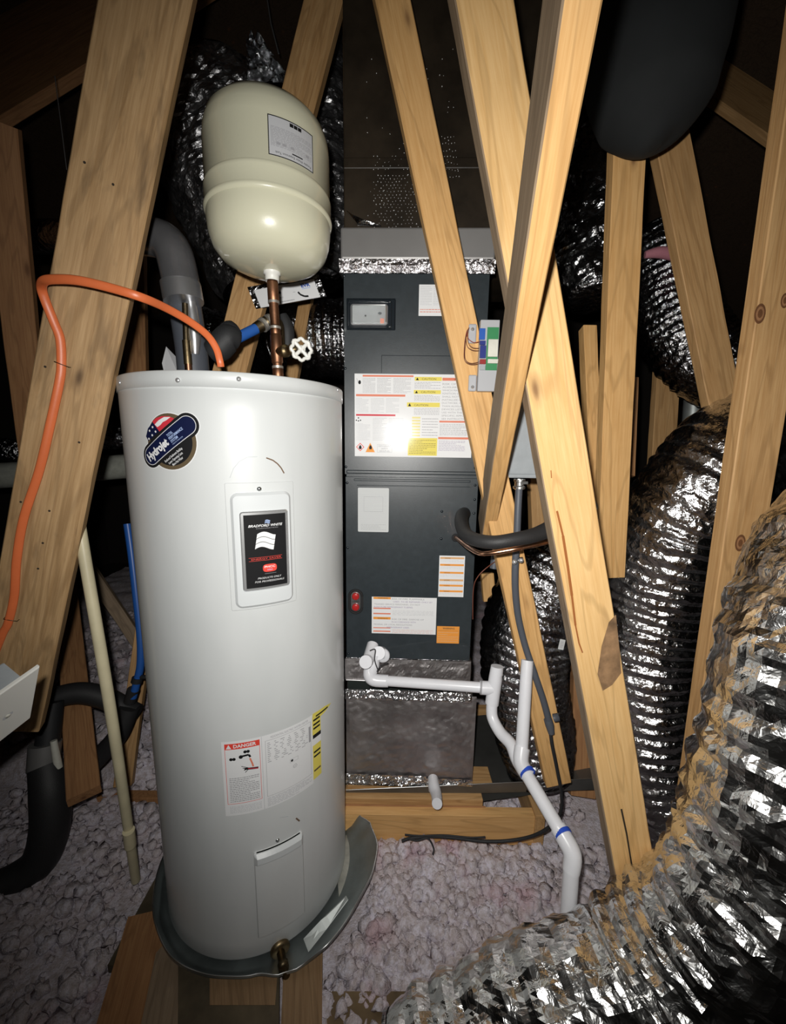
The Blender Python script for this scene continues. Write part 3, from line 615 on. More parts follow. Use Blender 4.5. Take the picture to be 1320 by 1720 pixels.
# ---------------------------------------------------------------- expansion tank and copper riser
EX, EY, ER = -.302, 1.06, .141
def expansion():
    z = lambda d: H+d
    t = thing('expansion_tank', 'cream steel expansion tank standing upright on the copper riser', 'tank', (EX, EY, z(.39)))
    m = MB(); p = [(.001, .405), (.045, .406), (.085, .413), (.112, .426), (.129, .445), (.138, .470), (.141, .497), (.141, .515)]
    m.lathe([(r, d) for r, d in p], (EX, EY, H), 'cream_paint', seg=96); obj('lower_shell', m, t)
    m = MB(); p = [(.141, .512), (.1445, .515), (.1455, .519), (.1445, .523), (.143, .526), (.143, .556), (.1432, .560), (.1418, .564), (.1405, .566), (.1405, .655), (.1385, .678), (.131, .700), (.116, .717), (.09, .728), (.05, .735), (.001, .737)]
    m.lathe(p, (EX, EY, H), 'cream_paint', seg=96); obj('upper_shell', m, t)
    m = MB(); m.lathe([(.0165, .385), (.0165, .398), (.02, .40), (.02, .412)], (EX, EY, H), 'plastic_white', seg=20); obj('thread_collar', m, t, 'white taped thread collar')
    S = Cyl(EX, EY, H, .1405); S.step = .006; m = MB(); u0, v1 = S.uv(448, 193); u1, v1b = S.uv(524, 226); ua, v0 = S.uv(452, 262); ub, v0b = S.uv(526, 290); u0 = (u0+ua)/2; u1 = (u1+ub)/2; v1 = (v1+v1b)/2; v0 = (v0+v0b)/2
    W, Hh = u1-u0, v1-v0; X = lambda f: u0+W*f; Y = lambda f: v0+Hh*f; o = .0004
    m.rect(S, u0, v0, u1, v1, o, 'ink_pale'); m.frame(S, u0, v0, u1, v1, .0018, o+.0003, 'ink_black')
    m.text(S, 'Potable Water Expansion Tank', X(.93), Y(.13), Hh*.06, o+.0003, 'ink_black', rot=math.pi, width=W*.80)
    m.dashes(S, X(.48), Y(.17), X(.72), Y(.21), 1, o+.0003, 'ink_black', .8, 3, 1); m.dashes(S, X(.05), Y(.24), X(.95), Y(.74), 17, o+.0003, 'ink_grey', .42, 5)
    for f in (.44, .53, .62): m.rect(S, X(f), Y(.86), X(f+.08), Y(.95), o+.0003, 'ink_black')
    for f in (.16, .28, .45, .8): m.rect(S, X(f), Y(.3), X(f+.08), Y(.36), o+.0004, 'ink_grey')
    obj('tank_label', m, t, 'pale label with a black border, printed upside down')
    # riser
    t = thing('copper_riser', 'copper riser pipe from the heater top up to the expansion tank', 'pipe', (EX+.006, EY, ZT))
    m = MB(); B0 = Vector((EX+.008, EY, ZT-.02)); B1 = Vector((EX, EY, H+.392)); at = lambda f: B0.lerp(B1, f)
    m.tube([at(0), at(1)], .0115, 'copper', 20); obj('pipe', m, t)
    for f0, f1, r in ((.12, .22, .0135), (.26, .52, .0140), (.52, .60, .0128), (.80, .98, .0135)):
        m = MB(); m.tube([at(f0), at(f0+.01), at(f1-.01), at(f1)], [.012, r, r, .012], 'copper', 20); obj('coupling', m, t)
    for f in (.215, .565, .785): m = MB(); m.tube([at(f), at(f+.022)], .0138, 'solder', 20); obj('solder_joint', m, t)
    # side branch with stop valve and white wheel
    c = at(.36); e = PY(500, 586, EY-.03); d = (e-c).normalized(); m = MB(); m.lathe([(.012, 0), (.0125, .02), (.015, .022), (.015, .032), (.011, .034), (.011, .046), (.014, .048), (.014, .054), (.006, .056), (.006, .075)], c, 'brass', d, 20); sv = obj('stop_valve', m, t, 'brass stop valve with a white wheel')
    m = MB(); n = (d+Vector((0, -1.1, 0))).normalized(); wc = PY(506, 587, EY-.055); a = n.cross(Vector((0, 0, 1))).normalized(); b = n.cross(a)
    ring = []; N = 40
    for i in range(N+1): th = 2*math.pi*i/N; r = .023+.0022*math.cos(8*th); ring.append(wc + a*(r*math.cos(th)) + b*(r*1.0*math.sin(th)))
    m.tube(ring, .0042, 'plastic_white', 8, False)
    for i in range(4): th = math.pi/4+i*math.pi/2; m.tube([wc, wc + a*(.021*math.cos(th)) + b*(.021*math.sin(th))], .0045, 'plastic_white', 8)
    m.lathe([(.009, -.004), (.009, .004), (.004, .006), (0, .006)], wc, 'plastic_white', -n, 14); obj('hand_wheel', m, sv)
expansion()
def cold_branch():
    # elbow behind the riser with blue tube running into black foam
    t = thing('cold_water_tube', 'blue water tube end between a copper elbow and black foam insulation', 'pipe', PY(400, 560, 1.14))
    m = MB(); A, Bq = PY(392, 571, 1.10), PY(430, 552, 1.14); m.tube([A, Bq], .0135, 'pex_blue', 20); obj('tube', m, t)
    m = MB(); m.tube([PY(428, 553, 1.14), PY(440, 546, 1.15), PY(452, 540, 1.155), PY(466, 545, 1.16), PY(470, 570, 1.16), PY(471, 600, 1.16)], [.014, .016, .016, .016, .014, .0135], 'brass_dark', 18, spl=5); obj('elbow', m, t)
    for f, g in (((440, 547), (444, 544)), ((450, 541), (455, 539))): m = MB(); m.tube([PY(*f, 1.145), PY(*g, 1.15)], .0185, 'solder', 18); obj('clamp_ring', m, t)
    m = MB(); m.tube([PY(354, 592, 1.08), PY(368, 584, 1.08), PY(384, 568, 1.085), PY(400, 572, 1.10)], [.026, .034, .034, .022], 'rubber', 20, spl=5); obj('foam_sleeve', m, t)
    m = MB(); m.tube([PY(372, 556, 1.12), PY(386, 552, 1.11), PY(398, 566, 1.10)], [.012, .02, .016], 'rubber', 16, spl=5); obj('tape_wrap', m, t)
    m = MB(); m.tube([PY(474, 530, 1.18), PY(482, 555, 1.18), PY(482, 600, 1.18)], [.014, .020, .018], 'rubber', 14, spl=5); obj('foam_sleeve', m, t)
cold_branch()
def orange_cable():
    o_, S, _ = BEAMS['left']; pts = []
    for x, y, off in ((-12, 1105, .004), (4, 1065, .004), (14, 1045, .005), (24, 1000, .005), (28, 940, .006), (40, 870, .008), (66, 790, .009), (85, 710, .008), (100, 640, .006), (103, 610, .004), (101, 570, .005), (90, 540, .010), (76, 505, .016), (70, 484, .026)):
        u, v = S.uv(x, y, off); pts.append(S.pt(u, v, off))
    k0 = (pts[-1]-EYE).dot(FW)
    for x, y, f in ((74, 472, -.12), (94, 469, -.16), (130, 471, -.16), (180, 482, -.10), (236, 499, .0), (280, 518, .30), (320, 541, .58), (348, 563, .78), (363, 585, .90), (369, 605, .98), (371, 616, 1.0)):
        k1 = 1.0; pts.append(D(x, y, k0+(k1-k0)*f))
    t = thing('electric_cable', 'orange electric cable stapled down the left timber and looping to the heater top', 'cable', pts[0])
    P, _ = spline(pts, 1, 8); m = MB(); fr = []
    vs = []; seg = 12; n = len(P)                     # flat oval sheath facing the camera
    for i, p in enumerate(P):
        tt = (P[min(i+1, n-1)]-P[max(i-1, 0)]).normalized(); b = (p-EYE).normalized(); a = tt.cross(b).normalized(); b2 = a.cross(tt)
        for j in range(seg): th = 2*math.pi*j/seg; vs.append(p + a*(.0085*math.cos(th)) + b2*(.0038*math.sin(th)))
    fs = [(j*seg+i, j*seg+(i+1) % seg, (j+1)*seg+(i+1) % seg, (j+1)*seg+i) for j in range(n-1) for i in range(seg)]
    m.add(vs, fs, 'orange_cable', True); obj('sheath', m, t)
    for x, y in ((103, 612), (17, 1042)):
        u, v = S.uv(x, y, .009); m = MB(); q = [S.pt(u-.014, v+.001, -.002), S.pt(u-.013, v+.001, .008), S.pt(u, v, .0095), S.pt(u+.013, v-.001, .008), S.pt(u+.014, v-.001, -.002)]; m.tube(q, .0009, 'brass_dark', 6); obj('staple', m, t)
orange_cable()
# ---------------------------------------------------------------- air handler
YAW = -.0243; AC = Vector((math.cos(YAW), math.sin(YAW), 0)); AN = Vector((math.sin(YAW), -math.cos(YAW), 0)); AO = Vector((-.1611, 1.3361, H)); AW = .445
AS = Plane(AO, AC, AN); ZTOP, ZSEAM, ZBOT = .5122, -.1066, -.7624
def abox(m, u0, u1, v0, v1, d0, d1, mat, bev=0.):   # box in cabinet axes: d measured into the cabinet
    R = Matrix((AC, -AN, Vector((0, 0, 1)))).transposed(); c = AS.pt((u0+u1)/2, (v0+v1)/2, -(d0+d1)/2)
    return m.box(c, (abs(u1-u0), abs(d1-d0), abs(v1-v0)), mat, R, bev)
def screws(parent, pts, mat='ahu_dark', r=.0045):
    for x, y in pts:
        u, v = AS.uv(x, y); m = MB(); m.lathe([(r, 0), (r, .0015), (r*.6, .003), (0, .003)], AS.pt(u, v, .0), mat, AN, 10); obj('screw', m, parent)
def uvrect(x0, y0, x1, y1): a = AS.uv(x0, y0); b = AS.uv(x1, y1); return a[0], b[1], b[0], a[1]
def air_handler():
    t = thing('air_handler', 'tall dark grey air handler cabinet behind the crossing timbers', 'air handler', AS.pt(AW/2, ZBOT, -.27))
    m = MB(); abox(m, .002, AW-.002, ZBOT, ZTOP, .006, .54, 'ahu_paint', .003); obj('cabinet', m, t)
    # upper door
    up = MB(); wu0, wv0, wu1, wv1 = uvrect(582, 501, 664, 555)
    for a in ((0, wu0, ZSEAM+.004, ZTOP-.002), (wu1, AW, ZSEAM+.004, ZTOP-.002), (wu0, wu1, ZSEAM+.004, wv0), (wu0, wu1, wv1, ZTOP-.002)): abox(up, a[0], a[1], a[2], a[3], 0, .012, 'ahu_paint')
    abox(up, .005, AW-.005, ZSEAM+.006, ZSEAM+.018, -.004, .0, 'ahu_paint', .003)
    a = uvrect(641, 597, 760, 628); up.line(AS, [(a[0], a[1]), (a[0], a[3]), (a[2], a[3])], .0018, .0006, 'ahu_dark')
    ud = obj('upper_panel', up, t)
    m = MB(); m.slab(AS, wu0, wv0, wu1, wv1, .004, -.001, .003, 'ahu_dark', .004, True); rc = obj('sight_recess', m, t, 'glossy recessed surround')
    m = MB(); b = uvrect(589, 511, 651, 547); m.slab(AS, b[0], b[1], b[2], b[3], .008, .002, .006, 'sight_inner', .003, True); m.slab(AS, b[0]+.003, b[1]+.003, b[2]-.003, b[3]-.003, .006, .006, .011, 'sight_glass', .003, True)
    c = AS.uv(614, 531); m.disc(AS, *c, .003, .0066, 'ahu_dark', 12); c = AS.uv(642, 539); m.rect(AS, c[0]-.006, c[1]-.010, c[0]+.006, c[1]+.006, .0066, 'ink_coral'); c = AS.uv(638, 527); m.disc(AS, *c, .006, .0068, 'ahu_dark', 12, .6); obj('sight_window', m, rc, 'clear window in the recess')
    for (x0, y0, x1, y1) in ((585, 504, 657, 509), (585, 549, 657, 553), (583, 508, 588, 550), (652, 508, 658, 550)): g = uvrect(x0, y0, x1, y1); m = MB(); m.slab(AS, *g, .0028, .002, .0075, 'ahu_dark', .0026, True); obj('bezel', m, rc)
    # lower door
    lo = MB(); abox(lo, .001, AW-.003, ZBOT+.001, ZSEAM-.004, 0, .012, 'ahu_paint', .0015); abox(lo, .03, AW-.03, ZSEAM-.018, ZSEAM-.010, -.003, .0, 'ahu_paint', .002); abox(lo, .04, AW-.03, ZSEAM-.034, ZSEAM-.031, -.0015, .0, 'ahu_paint', .001); ld = obj('lower_panel', lo, t)
    screws(ud, [(580, 619), (581, 784), (798, 786), (578, 463)]); screws(ld, [(583, 811), (584, 920), (585, 1098), (798, 815), (797, 839), (796, 862), (742, 859), (741, 905)])
    # printed labels
    m = MB(); u0, v0, u1, v1 = uvrect(595.5, 627.5, 791, 769); W, Hh = u1-u0, v1-v0; S = AS; o = .0005; X = lambda x: AS.uv(x, 700)[0]; Y = lambda y: AS.uv(690, y)[1]
    R = lambda x0, y0, x1, y1, mat, d=.0003: m.rect(S, X(x0), Y(y1), X(x1), Y(y0), o+d, mat)
    m.rect(S, u0, v0, u1, v1, o, 'ink_white')
    R(609, 630.5, 693, 633.5, 'ink_coral'); R(598, 663, 680, 666.5, 'ink_coral'); R(598, 696.5, 664, 699.5, 'ink_red2')
    m.disc(S, X(604), Y(643), .0042, o+.0003, 'ink_black', 14, 1.5); m.line(S, [(X(599), Y(636)), (X(602), Y(645))], .001, o+.0003, 'ink_grey')
    for dx, dy in ((0, 0), (-3.5, 4), (3.5, 4), (0, 5)): m.disc(S, X(602+dx), Y(703+dy), .0022, o+.0003, 'ink_black', 10)
    for x0, x1 in ((609, 630), (633, 656), (660, 689)): m.dashes(S, X(x0), Y(661), X(x1), Y(635), 13, o+.0003, 'ink_grey', .3, x0)
    for x0, x1 in ((598, 619), (623, 645), (648, 670)): m.dashes(S, X(x0), Y(694), X(x1), Y(669), 12, o+.0003, 'ink_pale', .35, x0)
    for x0, x1 in ((598, 622), (626, 650), (653, 678)): m.dashes(S, X(x0), Y(741), X(x1), Y(712 if x0 < 600 else 702), 17, o+.0003, 'ink_pale', .35, x0)
    for x0, y0, x1, y1 in ((695, 633, 740, 639.5), (694, 655, 739, 661.5), (683, 676, 738, 683.5)):
        R(x0, y0, x1, y1, 'ink_yellow'); m.poly(S, [(X(x0+2), Y(y1-1)), (X(x0+7), Y(y1-1)), (X(x0+4.5), Y(y0+1))], o+.0005, 'ink_black'); m.text(S, 'CAUTION', X(x0+12), Y(y1-1.5), .0062, o+.0005, 'ink_bronze', width=.045)
    for a, b_ in ((641, 653), (663, 674), (685, 697)): m.dashes(S, X(695), Y(b_), X(738), Y(a), 5, o+.0003, 'ink_grey', .3, a)
    for q in range(7): R(692, 700+q*5, 706, 703+q*5, 'ink_yellow2')
    m.dashes(S, X(709), Y(733), X(736), Y(701), 7, o+.0003, 'ink_grey', .22, 5); R(686, 735.5, 735.5, 765, 'ink_yellow'); m.dashes(S, X(688), Y(763), X(733), Y(738), 9, o+.0005, 'ink_bronze', .22, 8)
    R(741, 634, 790, 639, 'ink_coral'); m.text(S, 'WARNING', X(760), Y(638.5), .005, o+.0005, 'ink_black', width=.04)
    for q, s in enumerate(('RISK OF FIRE.', 'AUXILIARY DEVICES', 'WHICH MAY BE', 'IGNITION SOURCES', 'SHALL NOT BE', 'INSTALLED IN THE', 'DUCTWORK, OTHER', 'THAN AUXILIARY', 'DEVICES LISTED FOR', 'USE WITH THE', 'SPECIFIC APPLIANCE.', 'SEE INSTRUCTIONS.')): m.text(S, s, X(741.5), Y(646+q*5.3), .0056, o+.0003, 'ink_grey', width=len(s)*.0055)
    R(738, 706, 788, 709, 'ink_coral'); R(737, 733.5, 789, 737, 'ink_coral'); m.dashes(S, X(739), Y(731), X(785), Y(711), 8, o+.0003, 'ink_grey', .3, 2); m.dashes(S, X(738), Y(757), X(783), Y(739), 8, o+.0003, 'ink_violet', .3, 3)
    dia = [(605, 745), (612, 752), (605, 759), (598, 752)]; m.poly(S, [(X(x), Y(y)) for x, y in dia], o+.0003, 'ink_red'); m.poly(S, [(X(605+(x-605)*.78), Y(752+(y-752)*.78)) for x, y in dia], o+.0005, 'ink_white')
    m.poly(S, [(X(x), Y(y)) for x, y in [(622, 744.5), (630, 760.5), (614, 760.5)]], o+.0003, 'ink_orange')
    for cx in (605, 622.5): m.poly(S, [(X(cx-2), Y(755.5)), (X(cx+2), Y(755.5)), (X(cx+2.4), Y(752)), (X(cx), Y(748)), (X(cx-2.4), Y(752))], o+.0007, 'ink_black')
    m.frame(S, X(634), Y(760.5), X(659), Y(747), .0006, o+.0003, 'ink_grey')
    for q, s in enumerate(('REFRIGERANT', 'SAFETY', 'GROUP A2L')): m.text(S, s, X(646.5), Y(751.3+q*4.2), .0052, o+.0004, 'ink_grey', align='CENTER', width=(.040, .022, .034)[q])
    m.frame(S, X(663), Y(753), X(668), Y(749), .0006, o+.0003, 'ink_grey'); m.disc(S, X(674), Y(751), .003, o+.0003, 'ink_pale', 12)
    obj('warning_label', m, ud, 'large white label with red headings and yellow blocks')
    m = MB(); a = uvrect(704, 478, 760, 531); m.rect(S, *a, o, 'ink_white'); m.dashes(S, a[0]+.004, a[1]+.03, a[0]+.04, a[3]-.004, 12, o+.0003, 'ink_pale', .3, 2); m.dashes(S, a[0]+.045, a[1]+.03, a[2]-.004, a[3]-.004, 12, o+.0003, 'ink_pale', .3, 3); m.dashes(S, a[0]+.004, a[1]+.008, a[2]-.02, a[1]+.022, 2, o+.0003, 'ink_coral', .3, 4); obj('paper_label', m, ud, 'plain white label behind the timber')
    m = MB(); a = uvrect(601, 819, 652.5, 894); m.slab(S, *a, .004, 0, .0007, 'ink_cardboard', .0003); 
    m.dashes(S, a[0]+.006, a[1]+.03, a[2]-.006, a[3]-.02, 16, .0010, 'ink_pale', .22, 12); m.dashes(S, a[0]+.01, a[1]+.006, a[2]-.01, a[1]+.028, 5, .0010, 'ink_grey', .2, 13); m.frame(S, a[0]+.02, a[1]+.07, a[2]-.02, a[3]-.03, .0006, .0010, 'ink_grey'); obj('rating_label', m, ld, 'silvery rating label')
    m = MB(); a = uvrect(738, 933, 778, 1003); m.rect(S, *a, o, 'ink_white')
    for q, y in enumerate((936, 947.5, 960.5, 973, 982, 991.5)):
        m.rect(S, a[0]+.003, Y(y+1.6), a[2]-.003, Y(y-1.6), o+.0003, 'ink_orange' if q % 3 else 'ink_tan'); m.text(S, 'WARNING', a[0]+.018, Y(y+1.1), .0038, o+.0005, 'ink_bronze', width=.02)
        m.dashes(S, a[0]+.004, Y(y+7), a[2]-.004, Y(y+2.5), 2, o+.0003, 'ink_pale', .2, q)
    obj('striped_label', m, ld, 'white label with orange bars')
    m = MB(); a = uvrect(624.5, 1002, 731.5, 1066); m.rect(S, *a, o, 'ink_white'); Rm = lambda x0, y0, x1, y1, mat: m.rect(S, X2(x0), Y2(y1), X2(x1), Y2(y0), o+.0003, mat)
    X2 = lambda x: AS.uv(x, 1034)[0]; Y2 = lambda y: AS.uv(678, y)[1]
    for y0, y1, c in ((1003.5, 1007, 'ink_orange'), (1021.5, 1023.5, 'ink_coral'), (1030.3, 1032.5, 'ink_coral'), (1037, 1041, 'ink_orange'), (1054.5, 1056, 'ink_coral'), (1060, 1062, 'ink_coral')): Rm(627, y0, 656, y1, c)
    for y in (1006.4, 1040.4): m.text(S, 'WARNING', X2(634), Y2(y), .0052, o+.0005, 'ink_bronze', width=.036)
    for q, (x, s) in enumerate(((658, 'RISK OF FIRE. FLAMMABLE'), (660, 'USED. TO BE REPAIRED ONLY BY'), (628, 'TRAINED SERVICE PERSONNEL. DO NOT'), (628, 'PUNCTURE REFRIGERANT TUBING.'))): m.text(S, s, X2(x), Y2(1007.5+q*4.6), .0055, o+.0003, 'ink_violet' if q % 2 else 'ink_grey', width=len(s)*.0049)
    for q, (x, s) in enumerate(((658, 'RISK OF FIRE. DISPOSE OF'), (658, 'IN ACCORDANCE WITH'), (628, 'FEDERAL OR LOCAL REGULATIONS.'), (650, 'REFRIGERANT USED.'))): m.text(S, s, X2(x), Y2(1041.5+q*4.6), .0055, o+.0003, 'ink_violet' if q % 2 else 'ink_grey', width=len(s)*.0047)
    m.dashes(S, X2(659), Y2(1034), X2(728), Y2(1025), 4, o+.0003, 'ink_pale', .25, 4); m.dashes(S, X2(659), Y2(1064), X2(728), Y2(1057), 3, o+.0003, 'ink_coral', .15, 5); obj('caution_label', m, ld, 'wide white label with orange headings')
    m = MB(); a = uvrect(734, 1051.5, 770.5, 1081); m.rect(S, *a, o, 'ink_orange'); m.text(S, 'WARNING', a[0]+.020, a[3]-.011, .0065, o+.0003, 'ink_bronze', width=.042, bold=.02); m.line(S, [(a[0]+.004, a[3]-.017), (a[2]-.004, a[3]-.017)], .0007, o+.0003, 'ink_bronze'); m.dashes(S, a[0]+.004, a[1]+.004, a[2]-.004, a[3]-.019, 5, o+.0003, 'ink_tan', .3, 8); obj('orange_label', m, ld, 'small orange warning label')
    # breaker window
    c0, c1 = AS.uv(597.5, 1001), AS.uv(596, 1019); m = MB(); m.pill(S, c0, (c0[0], c1[1]), .0265, .001, 'gasket'); m.tube([S.pt(c0[0]+.0225*math.cos(th), (c0[1] if math.sin(th) >= 0 else c1[1])+.0225*math.sin(th), .003) for th in [2*math.pi*i/32 for i in range(33)]], .004, 'gasket', 8, False); br = obj('breaker_gasket', m, ld)
    m = MB(); m.pill(S, c0, (c0[0], c1[1]), .0165, .0015, 'steel'); m.text(S, 'LOAD', c0[0], (c0[1]+c1[1])/2-.003, .006, .002, 'ink_black', align='CENTER', width=.024); obj('breaker_plate', m, br)
    for c in (c0, (c0[0], c1[1])): m = MB(); m.lathe([(.0125, 0), (.0125, .006), (.010, .008), (.0, .008)], S.pt(c[0], c[1], .002), 'red_knob', AN, 24); obj('breaker_button', m, br)
    # gaskets where the lines leave
    for x, y, r in ((779, 863, .022), (765, 903, .0135)): u, v = AS.uv(x, y); m = MB(); m.lathe([(r, -.002), (r, .005), (r*.6, .006), (r*.5, .0)], AS.pt(u, v, 0), 'gasket', AN, 20); obj('grommet', m, ld)
    return t
air_handler()
def plenum():
    t = thing('supply_plenum', 'dark brown plenum box rising above the air handler, seams closed with grey tape', 'plenum', AS.pt(AW/2, ZTOP, -.27))
    VF = AS.uv(700, 438)[1]; VC = AS.uv(700, 384)[1]; m = MB(); abox(m, -.008, AW+.012, VF, VC, -.010, .56, 'tape_gray', .006); obj('taped_collar', m, t, 'grey taped collar')
    # foil band, crinkled
    m = MB(); nu, nv = 60, 4; vs = []
    for j in range(nv+1):
        for i in range(nu+1):
            u = -.012+(AW+.026)*i/nu; v = ZTOP-.002+(VF+.002-ZTOP)*j/nv; c = noise.noise(Vector((u*90, v*60, 1)))*.006; vs.append(AS.pt(u, v, .006+(j > 1)*.006+c))
    m.add(vs, [(j*(nu+1)+i, j*(nu+1)+i+1, (j+1)*(nu+1)+i+1, (j+1)*(nu+1)+i) for j in range(nv) for i in range(nu)], 'foil_tape'); abox(m, -.004, AW+.006, ZTOP+.0, VF, .0, .55, 'foil_dark'); obj('foil_band', m, t, 'crinkled bright foil tape')
    m = MB(); abox(m, .0, AW+.18, VC-.004, 2.2, .01, .62, 'plenum_brown', .004); obj('duct_board', m, t, 'dark brown duct board')
    m = MB(); abox(m, .0, AW+.18, .80, .83, .008, .60, 'plenum_brown', .003); obj('board_seam', m, t)
    m = MB(); q = [AS.uv(582, 355), AS.uv(600, 378), AS.uv(640, 380), AS.uv(612, 372), AS.uv(592, 362)]; vs = [AS.pt(a, b, -.004) for a, b in q]; vs += [AS.pt(a, b, .006+.004*(i % 2)) for i, (a, b) in enumerate(q)]
    m.add(vs, [(5, 6, 7, 8, 9), (0, 1, 6, 5), (1, 2, 7, 6), (2, 3, 8, 7), (3, 4, 9, 8), (4, 0, 5, 9)], 'foil'); obj('torn_foil', m, t)
    # flash sparkle built in: chrome beads, densest where the board facing glints
    m = MB(); rnd = random.Random(4); pts = []
    for r in range(24):
        for c in range(16):
            x = 628+c*6.2+(r % 2)*3.1; y = 262+r*5.4; d = math.hypot((x-665)/40, (y-325)/62)
            if rnd.random() < max(.0, 1.15-d*.55) and not 287 < y < 292: pts.append((x+rnd.uniform(-.8, .8), y+rnd.uniform(-.8, .8)))
    for _ in range(55): pts.append((rnd.uniform(615, 775), rnd.uniform(80, 375)))
    for c in range(5):
        for r in range(7): pts.append((742+c*5+r*1.5, 230+r*11+rnd.uniform(-2, 2)))
    for x, y in pts:
        u, v = AS.uv(x, y, -.008); r = rnd.uniform(.0010, .0019); P = AS.pt(u, v, -.0095); ring = [P+AC*(r*math.cos(a))+Vector((0, 0, r*math.sin(a)))+AN*.0004 for a in (0, 1.05, 2.1, 3.14, 4.19, 5.24)]; mid = [P+AC*(r*.6*math.cos(a))+Vector((0, 0, r*.6*math.sin(a)))+AN*r*1.1 for a in (0, 1.05, 2.1, 3.14, 4.19, 5.24)]
        m.add(ring+mid+[P+AN*r*1.4], [(i, (i+1) % 6, 6+(i+1) % 6, 6+i) for i in range(6)]+[(6+i, 6+(i+1) % 6, 12) for i in range(6)], 'chrome', True)
    f = obj('glint_beads', m, t); f['kind'] = 'stuff'
plenum()
def crinkle_panel(m, S, u0, v0, u1, v1, amp, mat, nu=90, nv=50, off=.004, fq=14, sd=0):
    vs = []
    for j in range(nv+1):
        for i in range(nu+1):
            u = u0+(u1-u0)*i/nu; v = v0+(v1-v0)*j/nv; p = Vector((u*fq, v*fq*1.2, sd)); e = min(i, nu-i, j, nv-j)/3.; e = min(e, 1)
            c = noise.noise(p)*amp + abs(noise.noise(p*3.1))*amp*.6 + noise.noise(p*7)*amp*.25; vs.append(S.pt(u, v, off+c*e))
    m.add(vs, [(j*(nu+1)+i, j*(nu+1)+i+1, (j+1)*(nu+1)+i+1, (j+1)*(nu+1)+i) for j in range(nv) for i in range(nu)], mat)
def return_box():
    t = thing('return_box', 'foil faced return air box directly under the air handler', 'duct box', AS.pt(AW/2, -1.285, -.27))
    m = MB(); abox(m, -.002, AW+.02, -1.283, -.925, .012, .54, 'galv_dull', .003); abox(m, .0, AW+.0, -.925, -.845, .03, .52, 'green_metal'); abox(m, -.002, AW+.006, -.848, ZBOT-.001, .006, .54, 'foil_dark', .003); obj('box', m, t)
    m = MB(); crinkle_panel(m, AS, -.004, -.846, AW+.002, ZBOT-.001, .005, 'foil_panel', 80, 10, .003, 22); m.tube([AS.pt(0, -.846, .006), AS.pt(.15, -.848, .006), AS.pt(AW, -.846, .006)], .0022, 'chrome', 8); obj('foil_band', m, t)
    m = MB(); crinkle_panel(m, AS, -.002, -1.262, AW+.03, -.905, .006, 'foil_panel', 110, 70, -.004, 7, 3); obj('foil_face', m, t)
    m = MB(); crinkle_panel(m, AS, -.004, -.925, AW+.012, -.885, .012, 'foil', 120, 12, .002, 30, 5); obj('foil_fringe', m, t, 'crumpled bright foil tape'); m = MB(); crinkle_panel(m, AS, -.004, -1.283, .30, -1.235, .014, 'foil', 80, 12, .004, 28, 6); obj('foil_fringe', m, t, 'crumpled bright foil tape'); m = MB(); crinkle_panel(m, AS, .28, -1.275, AW+.03, -1.245, .008, 'foil', 40, 8, .002, 28, 8); obj('foil_fringe', m, t, 'crumpled bright foil tape')
    for x, y in ((622, 1160), (746, 1163)): u, v = AS.uv(x, y); m = MB(); m.lathe([(.007, -.02), (.006, .004), (.003, .008), (0, .008)], AS.pt(u, v, -.01), 'steel', AN, 8); obj('screw', m, t)
return_box()
def platform():
    t = thing('equipment_platform', 'lumber platform with a red stained front board under the return box', 'platform', (.2, 1.5, -.02))
    def lum(nm, c, s, mat, lab=None, rz=0):
        # grain runs along the local z of the wood material, so the board is built upright and laid down
        W_, D_, L_ = s; sec = cube_geo(W_, D_, L_, .002); me = bpy.data.meshes.new(nm); me.from_pydata(sec[0], [], sec[1]); me.materials.append(MATS[mat]); o = bpy.data.objects.new(nm, me); COL.objects.link(o)
        Rm = Matrix.Rotation(rz, 4, 'Z') @ Matrix.Rotation(math.pi/2, 4, 'Y'); Rm.translation = Vector(c)-t.location; o.matrix_world = Rm; o.parent = t
        if lab: o['label'] = lab
        return o
    z1 = -1.300+H
    lum('front_board', (.20, 1.275, z1-.095), (.125, .038, .74), 'pine', 'pale front board')
    lum('top_plate', (.09, 1.325, z1-.019), (.03, .062, .52), 'pine_old')
    lum('stained_strip', (.09, 1.2922, z1-.036), (.014, .006, .54), 'pine_red', 'red stained strip')
    lum('top_board', (.12, 1.39, z1+.001-.004), (.022, .10, .56), 'pine_old')
    lum('side_board', (.55, 1.50, z1-.08), (.115, .036, .5), 'pine_old', rz=math.pi/2)
    lum('side_board', (-.2, 1.55, z1-.08), (.115, .036, .5), 'pine_old', rz=math.pi/2)
    lum('rear_board', (.20, 1.86, z1-.08), (.115, .036, .8), 'pine_old')
    # galvanised drip tray edge
    t2 = thing('drip_tray', 'thin grey metal drip tray edge along the platform top', 'drip tray', (.35, 1.5, z1+.005)); m = MB()
    a, b = PY(581, 1327, 1.318), PY(1060, 1305, 1.33)
    for p, q, h in ((a, b, .032),):
        vs = [p, q, q-Vector((0, 0, h+.02)), p-Vector((0, 0, h))]; vs += [v+Vector((0, .0015, 0)) for v in vs]; m.add(vs, [(0, 1, 2, 3), (7, 6, 5, 4), (0, 4, 5, 1), (1, 5, 6, 2), (2, 6, 7, 3), (3, 7, 4, 0)], 'tray_metal')
    m.tube([a, b], .0016, 'steel', 6); obj('tray_edge', m, t2)
    m = MB(); c = b+Vector((.02, .45, -.02)); vs = [b+Vector((0, .01, -.03)), c, a+Vector((.52, .50, -.06)), a+Vector((.52, .01, -.05))]; vs += [v-Vector((0, 0, .0015)) for v in vs]; m.add(vs, [(0, 1, 2, 3), (7, 6, 5, 4), (0, 1, 5, 4), (1, 2, 6, 5), (2, 3, 7, 6), (3, 0, 4, 7)], 'tray_metal'); obj('tray_floor', m, t2)
